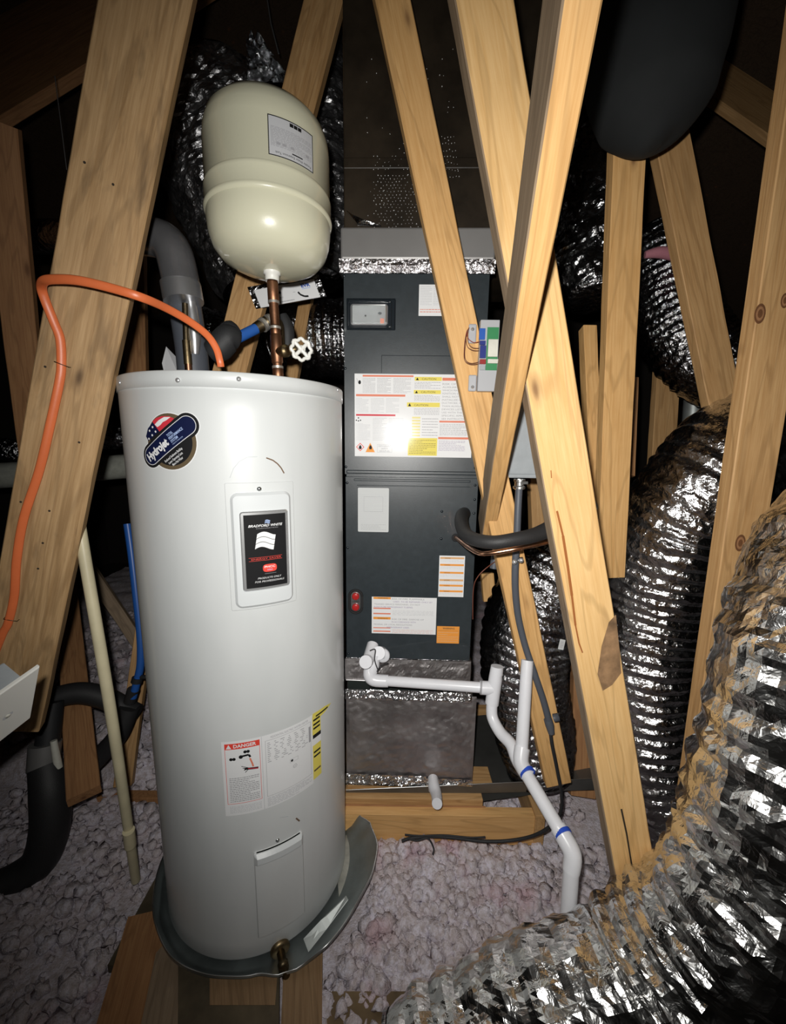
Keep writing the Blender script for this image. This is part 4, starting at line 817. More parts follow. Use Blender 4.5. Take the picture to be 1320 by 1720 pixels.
plain('tray_metal', (.20, .20, .19), .38, .75, bump=.3, bs=30, var=.3)
platform()
# ---------------------------------------------------------------- condensate pipes
def condensate():
    r = .0178
    t = thing('condensate_drain', 'white plastic condensate drain pipe running right and down from the air handler', 'pipe', PY(615, 1143, 1.27))
    A = D(617, 1146, 1.36); T = D(826, 1156, 1.27)
    m = MB(); m.tube([D(640, 1143, 1.355), T], r*.94, 'pvc', 20); obj('horizontal_pipe', m, t)
    m = MB(); m.tube([D(623, 1112, 1.37), D(620, 1132, 1.36), D(628, 1142, 1.357), D(652, 1144, 1.353)], [r*1.0, r*1.18, r*1.18, r*1.12], 'pvc', 20, spl=5); obj('elbow', m, t)
    # trap tee and float switch at the cabinet
    m = MB(); u, v = AS.uv(642, 1099); m.tube([AS.pt(u, v, -.01), D(636, 1097, 1.36)], .022, 'pvc', 20); m.lathe([(.024, 0), (.024, .010), (.020, .013), (0, .013)], D(643, 1100, 1.385), 'pvc', AN, 20); c = D(643, 1100, 1.385)+AN*.0135; m.lathe([(.009, 0), (0, .0012)], c, 'ink_pale', AN, 14); obj('trap_tee', m, t)
    m = MB(); m.tube([D(626, 1083, 1.40), D(622, 1098, 1.37), D(617, 1112, 1.33)], [.020, .021, .019], 'pvc', 20); m.tube([D(617, 1110, 1.335), D(614, 1112, 1.30)], .021, 'pvc', 20); m.tube([D(630, 1100, 1.37), D(627, 1118, 1.365), D(623, 1130, 1.36)], [.017, .021, .020], 'pvc', 20); obj('float_switch', m, t, 'white float switch body')
    m = MB(); m.tube([D(621, 1093, 1.33), D(630, 1091, 1.33), D(629, 1108, 1.32), D(634, 1124, 1.32)], .0018, 'rubber', 6, spl=6); m.tube([D(633, 1128, 1.33), D(640, 1118, 1.33), D(652, 1114, 1.36)], .0018, 'rubber', 6, spl=6); obj('switch_wire', m, t, 'thin black wires')
    # vent tee
    m = MB(); m.tube([D(834, 1120, 1.27), D(832, 1140, 1.27), D(826, 1182, 1.27)], [r*1.0, r*1.18, r*1.18], 'pvc', 20); m.tube([D(806, 1155, 1.275), D(828, 1156, 1.27)], r*1.18, 'pvc', 20); m.tube([D(835, 1119, 1.27), D(834, 1132, 1.27)], r*1.08, 'pvc', 20); obj('tee', m, t)
    m = MB(); m.tube([D(826, 1182, 1.27), D(827, 1205, 1.26), D(840, 1230, 1.23), D(858, 1250, 1.19), D(868, 1275, 1.15), D(880, 1294, 1.12)], [r*.96, r*.98, r*.98, r, r, r*1.1], 'pvc', 20, spl=6); obj('offset_pipe', m, t)
    m = MB(); m.tube([D(806, 1154, 1.273), D(809, 1154.5, 1.272)], r*1.2, 'ink_grey', 20); obj('pipe_mark', m, t)
    m = MB(); m.tube([D(885.5, 1109, 1.19), D(876, 1262, 1.14)], r*.97, 'pvc', 22, caps=False); m.tube([D(885.5, 1109, 1.19), D(876, 1262, 1.14)], r*.78, 'ink_pale', 22); obj('stand_pipe', m, t)
    m = MB(); m.tube([D(877, 1255, 1.14), D(875, 1280, 1.125), D(886, 1302, 1.11)], r*1.17, 'pvc', 20, spl=4); obj('wye', m, t)
    m = MB(); m.tube([D(884, 1300, 1.11), D(942, 1398, 1.0)], r*.98, 'pvc', 22); obj('slanted_pipe', m, t)
    m = MB(); m.tube([D(936, 1388, 1.005), D(947, 1406, .99), D(961, 1434, .97), D(959, 1462, .965)], [r*1.12, r*1.2, r*1.2, r*1.12], 'pvc', 22, spl=5); obj('lower_elbow', m, t)
    m = MB(); m.tube([D(960, 1450, .965), D(954, 1540, .97), D(950, 1600, .98)], r*1.02, 'pvc', 22); obj('outlet_pipe', m, t)
    for p, q, k in (((884, 1296), (887, 1301), 1.112), ((943, 1397), (947, 1404), .997)): m = MB(); m.tube([D(*p, k), D(*q, k-.008)], r*1.215, 'blue_mark', 22); obj('blue_ring', m, t, 'blue ink ring')
    t = thing('drain_stub', 'short white drain stub poking over the red stained platform board', 'pipe', D(731, 1330, 1.42)); m = MB()
    m.tube([D(727, 1308, 1.50), D(729, 1322, 1.46), D(733, 1336, 1.42), D(734, 1350, 1.36)], [.019, .021, .019, .0175], 'pvc', 18, spl=4); obj('stub', m, t); m = MB(); m.lathe([(.021, 0), (.021, .022), (.017, .026)], D(728, 1316, 1.48), 'pvc', (.1, -.5, -.8), 18); obj('collar', m, t)
condensate()
def refrigerant():
    t = thing('suction_line', 'thick black foam insulated line bending right out of the air handler', 'pipe', AS.pt(*AS.uv(779, 863), .01)); m = MB()
    m.tube([AS.pt(*AS.uv(780, 862), .0), D(776, 866, 1.27), D(775, 880, 1.18), D(782, 897, 1.10), D(800, 907, 1.02), D(830, 911, .985), D(865, 906, .98), D(900, 898, 1.0), D(940, 880, 1.05), D(990, 850, 1.2)], [.020, .021, .020, .0185, .0175, .017, .017, .0185, .023, .024], 'rubber_ins', 22, spl=6); obj('foam_insulation', m, t)
    t = thing('liquid_line', 'bare copper liquid line under the black insulated line', 'pipe', AS.pt(*AS.uv(765, 903), .01)); m = MB()
    m.tube([AS.pt(*AS.uv(765, 903), .0), D(772, 908, 1.25), D(785, 918, 1.15), D(800, 927, 1.06), D(815, 930, 1.02), D(850, 925, 1.0), D(880, 919, 1.0), D(930, 907, 1.05), D(990, 880, 1.2)], .0062, 'copper_bright', 14, spl=6); obj('tube', m, t)
    t = thing('thermostat_wire', 'thin brown control wire curving down beside the air handler', 'wire', D(830, 948, 1.2)); m = MB(); m.tube([D(845, 935, 1.3), D(822, 950, 1.25), D(803, 968, 1.25), D(795, 990, 1.28), D(794, 1040, 1.32)], .0016, 'wire_brown', 6, spl=6); obj('wire', m, t)
refrigerant()
def conduit():
    t = thing('liquid_tight_conduit', 'dark grey flexible conduit dropping from the grey disconnect box', 'conduit', D(872, 808, 1.10)); m = MB()
    P = [D(872, 815, 1.12), D(870, 850, 1.12), D(868, 900, 1.13), D(865, 960, 1.15), D(866, 1000, 1.17), D(871, 1040, 1.19), D(882, 1085, 1.2), D(897, 1130, 1.2), D(912, 1175, 1.21), D(922, 1212, 1.22)]
    m.tube(P, .0098, 'conduit_gray', 18, spl=6); obj('sheath', m, t)
    m = MB(); m.tube([D(920, 1208, 1.22), D(923, 1218, 1.22), D(926, 1232, 1.22)], [.0125, .0128, .009], 'conduit_gray', 16); m.lathe([(.012, 0), (.012, .014), (0, .016)], D(930, 1206, 1.22), 'conduit_gray', (1, 0, .2), 8); obj('end_connector', m, t)
    m = MB(); m.tube([D(864, 942, 1.142), D(878, 940, 1.14)], .008, 'steel', 10); m.lathe([(.007, 0), (.006, .005), (0, .006)], D(864, 944, 1.12), 'chrome', (0, -1, 0), 10); m.lathe([(.007, 0), (.006, .005), (0, .006)], D(875, 941, 1.12), 'chrome', (0, -1, 0), 10); obj('strap', m, t)
    m = MB(); m.lathe([(.016, 0), (.016, .006), (.013, .008), (.013, .018), (.0165, .02), (.0165, .026), (.010, .03)], D(872.5, 805, 1.12), 'steel', (0, 0, -1), 16, False); m.box(D(880, 811, 1.11), (.02, .006, .007), 'steel'); obj('box_connector', m, t)
    t = thing('black_cable', 'black cable from the conduit end looping back along the platform front', 'cable', D(925, 1228, 1.22)); m = MB()
    m.tube([D(924, 1226, 1.22), D(927, 1250, 1.22), D(935, 1290, 1.23), D(943, 1335, 1.25), D(941, 1365, 1.27), D(925, 1387, 1.30), D(895, 1404, 1.34), D(855, 1412, 1.37), D(810, 1413, 1.38), D(770, 1408, 1.40), D(730, 1405, 1.41), D(690, 1408, 1.41), D(675, 1413, 1.41)], .0052, 'rubber', 10, spl=7); obj('sheath', m, t)
    t = thing('black_cable', 'tangle of thin black wires along the platform foot', 'cable', D(720, 1405, 1.42)); m = MB()
    m.tube([D(680, 1402, 1.41), D(705, 1404, 1.40), D(745, 1403, 1.40), D(790, 1407, 1.39), D(815, 1406, 1.39)], .003, 'rubber', 8, spl=6); m.tube([D(684, 1408, 1.40), D(700, 1412, 1.39), D(718, 1408, 1.39), D(728, 1424, 1.38), D(727, 1436, 1.37)], .003, 'rubber', 8, spl=6); obj('sheath', m, t)
    t = thing('disconnect_box', 'grey metal disconnect box half hidden between the crossing timbers', 'electrical box', D(872, 805, 1.14)); m = MB()
    a, b = D(855, 803, 1.14), D(893, 700, 1.14); c = (a+b)/2; Wd, Ht = abs(b.x-a.x)+.03, abs(b.z-a.z)+.06; m.box((c.x+.005, c.y+.025, a.z+Ht/2), (Wd, .07, Ht), 'box_gray', bev=.003); obj('enclosure', m, t); m = MB(); m.box((c.x+.005, c.y-.012, a.z+Ht/2+.004), (Wd*.94, .006, Ht*.94), 'box_gray', bev=.002); obj('cover', m, t)
    t = thing('grey_conduit', 'short grey conduit behind the foot of the brown brace', 'conduit', D(833, 950, 1.28)); m = MB(); m.tube([D(843, 868, 1.28), D(836, 900, 1.28), D(829, 955, 1.28)], .0125, 'conduit_gray', 16, spl=4); obj('sheath', m, t)
conduit()
def control_module():
    o, S, Ln = BEAMS['ahu']; t = thing('control_module', 'grey plastic control module with blue and green terminals screwed to a timber', 'control module', S.pt(*S.uv(812, 600), .01))
    off = .024; X = lambda x, y: S.uv(x, y, off)
    n = S.n; R = Matrix((Vector((1, 0, 0)), Vector((0, 1, 0)), Vector((0, 0, 1)))).transposed()
    yq = (S.pt(0, .6, off)).y
    def P(x, y, dy=0): return PY(x, y, yq-dy)
    def bx(m, x0, y0, x1, y1, d0, d1, mat, bev=.001): a, b = P(x0, y1), P(x1, y0); m.box(((a.x+b.x)/2, yq-(d0+d1)/2, (a.z+b.z)/2), (b.x-a.x, abs(d1-d0), b.z-a.z), mat, bev=bev)
    m = MB(); bx(m, 802, 537, 840, 657, -.020, .0, 'plastic_gray', .002); obj('housing', m, t)
    for y0, y1, sx, sy in ((541, 574, 795, 551), (628, 656, 795, 649)):
        m = MB(); bx(m, 788, y0, 803, y1, -.022, -.014, 'plastic_gray', .0035); e = obj('mounting_ear', m, t); m = MB(); m.lathe([(.0045, 0), (.0045, .002), (0, .004)], P(sx, sy)+Vector((0, .013, 0)), 'chrome', (0, -1, 0), 12); obj('screw', m, e)
    for x0, y0, x1, y1, d, mt in ((804, 552, 815, 571, .004, 'term_blue'), (805, 573, 815, 580, .006, 'term_navy'), (805, 581, 816, 602, .006, 'term_navy'), (805, 604, 815.5, 612, .006, 'term_red'), (805.5, 614, 815, 622, .004, 'box_gray')): m = MB(); bx(m, x0, y0, x1, y1, .0, d, mt, .0008); obj('terminal_block', m, t)
    m = MB(); bx(m, 815, 550, 838, 622, .0, .002, 'pcb_green', .0003); obj('circuit_board', m, t); m = MB(); bx(m, 818, 571, 836, 600, .0022, .008, 'plastic_cream', .001); bx(m, 818, 604, 836, 611, .0022, .008, 'plastic_cream', .001); obj('relay', m, t)
    for (pts, mt) in (([(805, 574), (795, 575), (786, 568), (784, 558), (788, 550)], 'wire_red'), ([(805, 585), (794, 584), (787, 577), (785, 562), (788, 550)], 'wire_brown'), ([(805, 589), (793, 588), (784, 580), (783, 560), (788, 550)], 'wire_brown'), ([(805, 608), (790, 610), (781, 602), (781, 580), (784, 560), (788, 550)], 'wire_brown'), ([(805, 611), (790, 612), (780, 604), (780, 580), (783, 560), (788, 550)], 'wire_brown')):
        m = MB(); m.tube([P(x, y, .004-.006*(i > 2)) for i, (x, y) in enumerate(pts)], .0008, mt, 6, spl=6); obj('wire', m, t)
control_module()
def cover_plate():
    o, S, Ln = BEAMS['left']; a = D(66, 1117, .66); b = D(50, 1204, .70); w_ = (D(66, 1117, .66)-D(-60, 1205, .585)); wl = w_.length; w_.normalize(); h_ = (b-a); hl = h_.length; h_.normalize(); n = w_.cross(h_).normalized()
    if n.dot(EYE-a) < 0: n = -n
    t = thing('blank_cover_plate', 'white blank cover plate on a grey box at the left edge, on the left timber', 'cover plate', a)
    S2 = Plane(a-w_*.125+h_*hl, w_, n, -h_); m = MB(); vs = [S2.pt(0, 0), S2.pt(.125, 0), S2.pt(.125, hl), S2.pt(0, hl)]; m.slab(S2, 0, 0, .125, hl, .002, -.003, .003, 'plastic_white', .002); obj('plate', m, t)
    m = MB(); c = S2.pt(.085, hl*.45, .003); m.lathe([(.004, 0), (.004, .001), (.0, .002)], c, 'plastic_cream', n, 12); m.disc(S2, .085, hl*.45, .0075, .0036, 'ink_pale', 12, .7); obj('screw_cap', m, t)
    m = MB(); 
    R = Matrix((w_, -n, -h_)).transposed(); m.box(S2.pt(.055, hl*.5, -.028), (.10, .044, hl*.85), 'box_gray', R, .003); obj('back_box', m, t)
cover_plate()
# ---------------------------------------------------------------- foil flexible ducts
def flex(name, label, pts, rad, mat='foil', pitch=.038, rib=.007, amp=.012, fine=.0035, seg=84, step=.0075, seed=0, cap=True, cat='duct', fq=5., group='foil ducts', pleat=.006, pk=22., smooth=False):
    P, R = spline(pts, rad, 24); L = [0.]
    for a, b in zip(P[:-1], P[1:]): L.append(L[-1]+(b-a).length)
    n = int(L[-1]/step); Q, RQ = [], []; j = 0
    for i in range(n+1):
        s = L[-1]*i/n
        while j < len(L)-2 and L[j+1] < s: j += 1
        f = (s-L[j])/max(L[j+1]-L[j], 1e-9); Q.append(P[j].lerp(P[j+1], f)); RQ.append(R[j]+(R[j+1]-R[j])*f)
    fr = frames(Q); vs = []; so = Vector((seed*7.3, seed*1.7, seed*3.1)); nn = noise.noise
    for i, (p, r, (a, b)) in enumerate(zip(Q, RQ, fr)):
        s = L[-1]*i/n; e = min(1, min(i, n-i)/6.)
        for k in range(seg):
            th = 2*math.pi*k/seg; d = a*math.cos(th)+b*math.sin(th); q = p+d*r+so
            ph = (s/pitch + .25*nn(Vector((th*1.0+seed, s*4, 2.)))) * 2*math.pi
            rb = rib*(math.cos(ph)*.5+.5)**.6*(.75+.5*nn(q*9))
            big = nn(q*fq)*amp
            cx, cy_ = math.cos(th), math.sin(th)
            pl1 = (1-2*abs(nn(Vector((cx*1.6+seed, cy_*1.6, s*pk)))))**3
            pl2 = nn(Vector((cx*3.2, cy_*3.2+seed, s*pk*2.3)))
            fi = nn(q*38)*fine
            vs.append(p+d*(r+e*(rb+big+fi+pl1*pleat+pl2*pleat*.6)-.006))
    fs = [(i*seg+k, i*seg+(k+1) % seg, (i+1)*seg+(k+1) % seg, (i+1)*seg+k) for i in range(n) for k in range(seg)]
    t = thing(name, label, cat, Q[len(Q)//2]-Vector((0, 0, RQ[len(Q)//2])), group)
    m = MB(); m.add(vs, fs, mat, smooth)
    obj('jacket', m, t)
    if cap:
        for idx, sg in ((0, -1), (n, 1)): m = MB(); a, b = fr[idx]; ax = (Q[min(idx, n)]-Q[max(idx-1, 0)] if idx else Q[1]-Q[0]).normalized()*sg; m.lathe([(RQ[idx]*.98, -.004), (RQ[idx]*1.0, .004), (RQ[idx]*.7, .012), (0, .014)], Q[idx], 'foil_dark', ax, 40); obj('end_collar', m, t)
    return t
def ducts():
    big = flex('flexible_duct', 'largest foil duct, nearest at the right edge, bending down and left across the bottom', [D(1560, 760, .74), D(1475, 880, .73), D(1405, 1010, .72), D(1362, 1150, .72), D(1340, 1300, .73), D(1290, 1460, .76), D(1190, 1590, .80), D(1070, 1668, .82), D(940, 1705, .82), D(810, 1770, .82), D(690, 1850, .80)],
         [.135, .145, .15, .15, .15, .155, .155, .15, .14, .135, .13], 'foil_big', .062, .011, .020, .0065, 84, .0115, 3, True, pleat=.004, pk=15, fq=5.5)
    flex('flexible_duct', 'coiled foil duct bend between the upright timber and the knotty right timber', [D(1440, 770, 1.75), D(1350, 712, 1.46), D(1262, 748, 1.33), D(1190, 815, 1.33), D(1135, 895, 1.40), D(1100, 1010, 1.50), D(1085, 1130, 1.54), D(1090, 1260, 1.56), D(1118, 1370, 1.58), D(1135, 1440, 1.58)],
         [.17, .175, .185, .19, .187, .175, .17, .168, .16, .15], 'foil', .042, .013, .008, .001, 96, .006, 5, True, pleat=.005, pk=30, smooth=True)
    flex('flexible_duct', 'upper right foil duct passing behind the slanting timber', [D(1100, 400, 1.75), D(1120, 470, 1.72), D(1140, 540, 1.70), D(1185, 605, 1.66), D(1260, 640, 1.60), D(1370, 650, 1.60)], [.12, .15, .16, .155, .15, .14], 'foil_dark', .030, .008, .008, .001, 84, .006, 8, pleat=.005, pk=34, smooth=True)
    flex('flexible_duct', 'crumpled foil wrapped duct left of the upright timber, high at right', [D(985, 230, 2.0), D(985, 330, 1.95), D(990, 430, 1.9), D(995, 500, 1.85)], [.15, .17, .17, .12], 'foil', .09, .004, .030, .010, 84, .010, 12, fq=8, pleat=.008, pk=12)
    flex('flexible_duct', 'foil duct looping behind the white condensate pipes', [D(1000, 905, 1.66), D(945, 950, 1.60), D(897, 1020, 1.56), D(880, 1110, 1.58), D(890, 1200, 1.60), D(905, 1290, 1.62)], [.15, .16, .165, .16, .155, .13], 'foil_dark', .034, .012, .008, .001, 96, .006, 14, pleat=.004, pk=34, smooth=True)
    flex('flexible_duct', 'large foil duct behind the left of the expansion tank', [D(350, 150, 2.2), D(375, 210, 2.22), D(400, 300, 2.25), D(430, 400, 2.25), D(445, 500, 2.25)], [.24, .34, .40, .34, .22], 'foil_crush', .07, .006, .045, .016, 110, .009, 17, fq=7)
    flex('flexible_duct', 'narrow foil duct between the expansion tank and the brown plenum', [D(552, 40, 1.95), D(549, 200, 1.92), D(545, 330, 1.9), D(540, 470, 1.88)], [.09, .115, .12, .10], 'foil_crush', .05, .006, .022, .008, 72, .009, 19, fq=9)
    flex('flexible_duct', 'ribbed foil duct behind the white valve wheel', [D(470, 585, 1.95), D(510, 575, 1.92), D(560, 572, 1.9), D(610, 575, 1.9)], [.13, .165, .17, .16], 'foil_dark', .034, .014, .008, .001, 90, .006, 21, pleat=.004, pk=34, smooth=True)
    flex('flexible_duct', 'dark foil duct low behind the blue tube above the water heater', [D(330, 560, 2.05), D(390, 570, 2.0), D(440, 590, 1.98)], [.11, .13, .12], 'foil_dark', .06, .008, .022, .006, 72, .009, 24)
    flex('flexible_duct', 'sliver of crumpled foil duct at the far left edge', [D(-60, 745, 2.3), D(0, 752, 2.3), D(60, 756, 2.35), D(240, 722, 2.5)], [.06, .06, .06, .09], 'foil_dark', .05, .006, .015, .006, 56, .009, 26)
    flex('flexible_duct', 'small bright foil duct glimpsed right of the slanting timber', [D(1225, 560, 1.9), D(1245, 600, 1.9), D(1262, 690, 1.95)], [.06, .075, .07], 'foil_dark', .03, .006, .015, .004, 56, .0075, 28)
    # crumpled foil flap above the expansion tank
    t = thing('foil_flap', 'loose crumpled foil flap above the expansion tank', 'foil flap', D(445, 140, 1.9), None); m = MB()
    nu, nv = 16, 22; base = [(414, 57), (442, 62), (470, 100), (478, 140), (440, 138), (416, 130)]; vs = []
    for j in range(nv+1):
        f = j/nv; xl = 413+3*f; xr = 436+44*min(1, f*1.3)
        for i in range(nu+1):
            x = xl+(xr-xl)*i/nu; y = 58+80*f+8*math.sin(i*.8)*(1-f); vs.append(D(x, y, 1.78+.05*noise.noise(Vector((i*.35, j*.35, 3)))+.02*noise.noise(Vector((i*.9, j*.9, 8)))))
    k = len(vs); vs += [v+Vector((0, .004, 0)) for v in vs]; fs = [(j*(nu+1)+i, j*(nu+1)+i+1, (j+1)*(nu+1)+i+1, (j+1)*(nu+1)+i) for j in range(nv) for i in range(nu)]
    m.add(vs, fs+[tuple(q+k for q in f_[::-1]) for f_ in fs], 'foil'); obj('flap', m, t)
    # pink insulation strip on the upper right duct
    t = thing('insulation_strip', 'pink insulation strip lying over the upper right foil duct', 'insulation', D(1120, 425, 1.55)); m = MB(); m.tube([D(1083, 428, 1.56), D(1105, 424, 1.55), D(1125, 426, 1.55), D(1150, 432, 1.56), D(1170, 428, 1.6)], [.012, .02, .022, .02, .012], 'pink_batt', 14, spl=5); obj('batt', m, t)
    # rounded dark grey mass at the top right, nature unclear
    t = thing('dark_grey_mass', 'soft dark grey rounded mass in front of the tops of two timbers', 'duct', D(1090, 120, 1.0)); m = MB()
    m.tube([D(1100, -160, 1.02), D(1102, -60, 1.0), D(1100, 40, .99), D(1096, 120, .98), D(1098, 185, .98), D(1100, 232, .98), D(1104, 246, .98)], [.17, .175, .165, .15, .125, .06, .01], 'mass_gray', 40, spl=6); obj('jacket', m, t)
    # printed card on the duct
    t = thing('duct_label_card', 'white printed card stuck crookedly behind the copper riser', 'card', PY(490, 495, 1.44)); a, b = PY(438, 517, 1.447), PY(538, 499, 1.447); uu = (b-a).normalized(); vv = (PY(527, 469, 1.447)-b).normalized(); n = uu.cross(vv); n = n if n.y < 0 else -n
    S = Plane(a, uu, n, vv); W = (b-a).length; Hh = (PY(527, 469, 1.447)-b).length; m = MB(); m.slab(S, 0, 0, W, Hh, .001, -.001, .0005, 'ink_white', .0002); m.text(S, 'EVR', W*.76, Hh*.68, Hh*.18, .0008, 'ink_blue', width=W*.15, bold=.05); m.rect(S, W*.76, Hh*.58, W*.9, Hh*.62, .0008, 'ink_sky')
    m.line(S, [(W*.68, Hh*.48), (W*.70, Hh*.32), (W*.76, Hh*.18), (W*.82, Hh*.16)], .006, .0009, 'ink_black'); m.line(S, [(W*.36, Hh*.62), (W*.41, Hh*.60)], .006, .0009, 'ink_black'); m.dashes(S, W*.3, Hh*.08, W*.62, Hh*.14, 1, .0009, 'ink_grey', .8, 2); m.dashes(S, W*.36, Hh*.3, W*.42, Hh*.38, 2, .0009, 'ink_grey', .5, 3); m.rect(S, W*.6, Hh*.5, W*.64, Hh*.52, .0009, 'ink_grey'); obj('card', m, t)
    m = MB(); m.slab(Plane(a-uu*.02+vv*(Hh*.05)+Vector((0, .012, 0)), uu, n, vv), 0, 0, W*1.2, Hh*1.25, .002, -.004, .002, 'foil_dark', .001); obj('backing_foil', m, t)
    # small tag on the looping duct
    t = thing('paper_tag', 'tiny white tag on the foil duct left of the resin streaked timber', 'tag', D(943, 1080, 1.335)); p0 = D(937, 1090, 1.335); uu = (D(946, 1092, 1.335)-p0).normalized(); vv = (D(941, 1073, 1.335)-p0).normalized(); S = Plane(p0, uu, (0, -1, 0), vv); m = MB(); m.slab(S, 0, 0, .018, .034, .001, -.001, .0005, 'ink_cardboard', .0002); m.dashes(S, .003, .006, .015, .028, 4, .0008, 'ink_grey', .4, 2); obj('tag', m, t)
ducts()
# ---------------------------------------------------------------- pipes at the left
def left_pipes():
    t = thing('insulated_vent_pipe', 'silver taped pipe rising from the heater top and elbowing away left', 'pipe', PY(322, 620, 1.19)); m = MB()
    m.tube([PY(326, 640, 1.22), PY(322, 590, 1.22), PY(314, 535, 1.22), PY(308, 500, 1.22)], .043, 'conduit_gray', 28, spl=6); obj('lower_sleeve', m, t, 'dark grey foam sleeve')
    m = MB(); m.tube([PY(311, 510, 1.22), PY(300, 455, 1.22), PY(292, 425, 1.22), PY(280, 408, 1.225), PY(262, 400, 1.235), PY(235, 396, 1.25)], .049, 'tape_silver2', 28, spl=6); obj('tape_wrap', m, t, 'silver tape wrap')
    m = MB(); m.tube([PY(240, 396, 1.25), PY(120, 396, 1.38), PY(55, 398, 1.46), PY(0, 396, 1.52), PY(-90, 392, 1.6)], [.045, .045, .05, .055, .055], 'foil_dark', 28, spl=5); obj('far_run', m, t)
    m = MB(); m.tube([PY(309, 508, 1.175), PY(304, 480, 1.178)], [.0505]*2, 'tape_silver', 28); m.tube([PY(307, 500, 1.22), PY(303, 476, 1.22)], .052, 'tape_silver', 28); obj('tape_ring', m, t)
    m = MB(); vs = [PY(312, 508, 1.160), PY(324, 512, 1.162), PY(331, 600, 1.168), PY(321, 600, 1.168)]; m.tube([PY(320, 508, 1.185), PY(326, 560, 1.188), PY(328, 595, 1.19)], [.014, .018, .010], 'tape_silver', 14, spl=4); obj('tape_strip', m, t, 'bright strip of tape')
    m = MB(); m.tube([PY(311, 510, 1.172), PY(313, 572, 1.172)], .0085, 'brass_dark', 12); m.tube([PY(313, 572, 1.17), PY(316, 612, 1.17)], .011, 'brass', 12); m.tube([PY(316, 608, 1.17), PY(318, 640, 1.17)], .010, 'copper_bright', 12); obj('bare_copper', m, t, 'bare copper pipe in the slit of the sleeve')
    t = thing('paper_scrap', 'grey torn paper scrap standing behind the heater rim', 'paper scrap', PY(288, 615, 1.38)); m = MB(); q = [(272, 610), (279, 582), (298, 602), (299, 628), (276, 628)]; vs = [PY(x, y, 1.38+.01*(i % 2)) for i, (x, y) in enumerate(q)]; vs += [v+Vector((0, .002, 0)) for v in vs]; m.add(vs, [(0, 1, 2, 3, 4), (9, 8, 7, 6, 5)]+[(i, (i+1) % 5, 5+(i+1) % 5, 5+i) for i in range(5)], 'ink_pale'); obj('scrap', m, t)
    t = thing('relief_discharge_pipe', 'long slanting cream plastic pipe left of the water heater', 'pipe', D(228, 1478, 1.33)); m = MB(); m.tube([D(128, 850, 1.0), D(143, 940, 1.0), D(190, 1220, 1.06), D(228, 1478, 1.30)], [.0134]*4, 'cpvc', 20, spl=5); obj('pipe', m, t); m = MB(); m.tube([D(216, 1395, 1.19), D(219, 1420, 1.21)], .016, 'cpvc', 20); obj('coupling', m, t)
    t = thing('pan_drain_pipe', 'cream plastic pan drain stub with an elbow left of the drain pan', 'pipe', D(205, 1530, 1.3)); m = MB(); m.tube([D(275, 1476, 1.44), D(215, 1500, 1.40)], .0165, 'cpvc', 20); obj('stub', m, t); m = MB(); m.tube([D(222, 1497, 1.405), D(206, 1505, 1.39), D(200, 1520, 1.37), D(207, 1545, 1.36)], [.021, .022, .021, .019], 'cpvc', 20, spl=5); obj('elbow', m, t)
    t = thing('blue_water_tube', 'blue water tube running down beside the left of the water heater', 'pipe', D(225, 1165, 1.5)); m = MB(); m.tube([D(214, 880, 1.50), D(221, 930, 1.50), D(229, 1000, 1.50), D(236, 1070, 1.50), D(236, 1115, 1.50), D(230, 1145, 1.5), D(223, 1172, 1.5)], .0135, 'pex_blue', 18, spl=6); obj('tube', m, t); m = MB(); m.tube([D(231, 1138, 1.5), D(229, 1146, 1.5)], .019, 'rubber', 14); m.box(D(241, 1137, 1.49), (.022, .014, .010), 'rubber', bev=.002); obj('clamp', m, t)
    t = thing('foam_insulated_pipe', 'black foam insulated pipe arching over to the end of the blue tube', 'pipe', D(150, 1170, 1.5)); m = MB(); m.tube([D(30, 1215, 1.45), D(80, 1178, 1.47), D(130, 1164, 1.50), D(175, 1172, 1.52), D(212, 1192, 1.53), D(228, 1200, 1.53)], .038, 'rubber_ins', 24, spl=6); obj('foam', m, t); m = MB(); m.tube([D(224, 1158, 1.5), D(218, 1178, 1.51)], .021, 'rubber_ins', 18); obj('branch_foam', m, t)
    t = thing('foam_insulated_pipe', 'black foam insulated pipe slanting down to a brass fitting', 'pipe', D(150, 1290, 1.5)); m = MB(); m.tube([D(218, 1188, 1.51), D(200, 1232, 1.50), D(175, 1262, 1.50), D(154, 1284, 1.49)], .034, 'rubber_ins', 24, spl=6); obj('foam', m, t); m = MB(); m.tube([D(154, 1284, 1.49), D(150, 1289, 1.49)], .022, 'solder', 16); obj('ring', m, t); m = MB(); m.lathe([(.017, 0), (.02, .012), (.02, .03), (.014, .032), (.014, .05)], D(150, 1290, 1.49), 'brass_dark', (-.5, -.1, -.6), 8, False); obj('fitting', m, t); m = MB(); m.tube([D(134, 1306, 1.48), D(118, 1322, 1.47), D(112, 1334, 1.47)], [.02, .032, .024], 'plastic_cream', 16, spl=4); obj('cream_cap', m, t)
    t = thing('foam_insulated_pipe', 'thick black foam insulated pipe dropping and bending left into the insulation', 'pipe', D(85, 1330, 1.35)); m = MB(); m.tube([D(86, 1180, 1.42), D(82, 1230, 1.40), D(76, 1275, 1.38)], [.036, .036, .036], 'rubber', 24, spl=5); obj('upper_sleeve', m, t); m = MB(); m.tube([D(76, 1248, 1.385), D(73, 1290, 1.375)], [.046, .046], 'tape_gray', 24); m.tube([D(90, 1244, 1.36), D(98, 1290, 1.36)], [.010, .013], 'plastic_cream', 10); obj('tape_ring', m, t, 'grey tape ring'); m = MB(); m.tube([D(78, 1285, 1.37), D(84, 1330, 1.35), D(84, 1390, 1.34), D(66, 1445, 1.33), D(20, 1480, 1.30), D(-60, 1515, 1.25)], [.050, .056, .056, .054, .05, .05], 'rubber_ins', 28, spl=6); obj('foam', m, t)
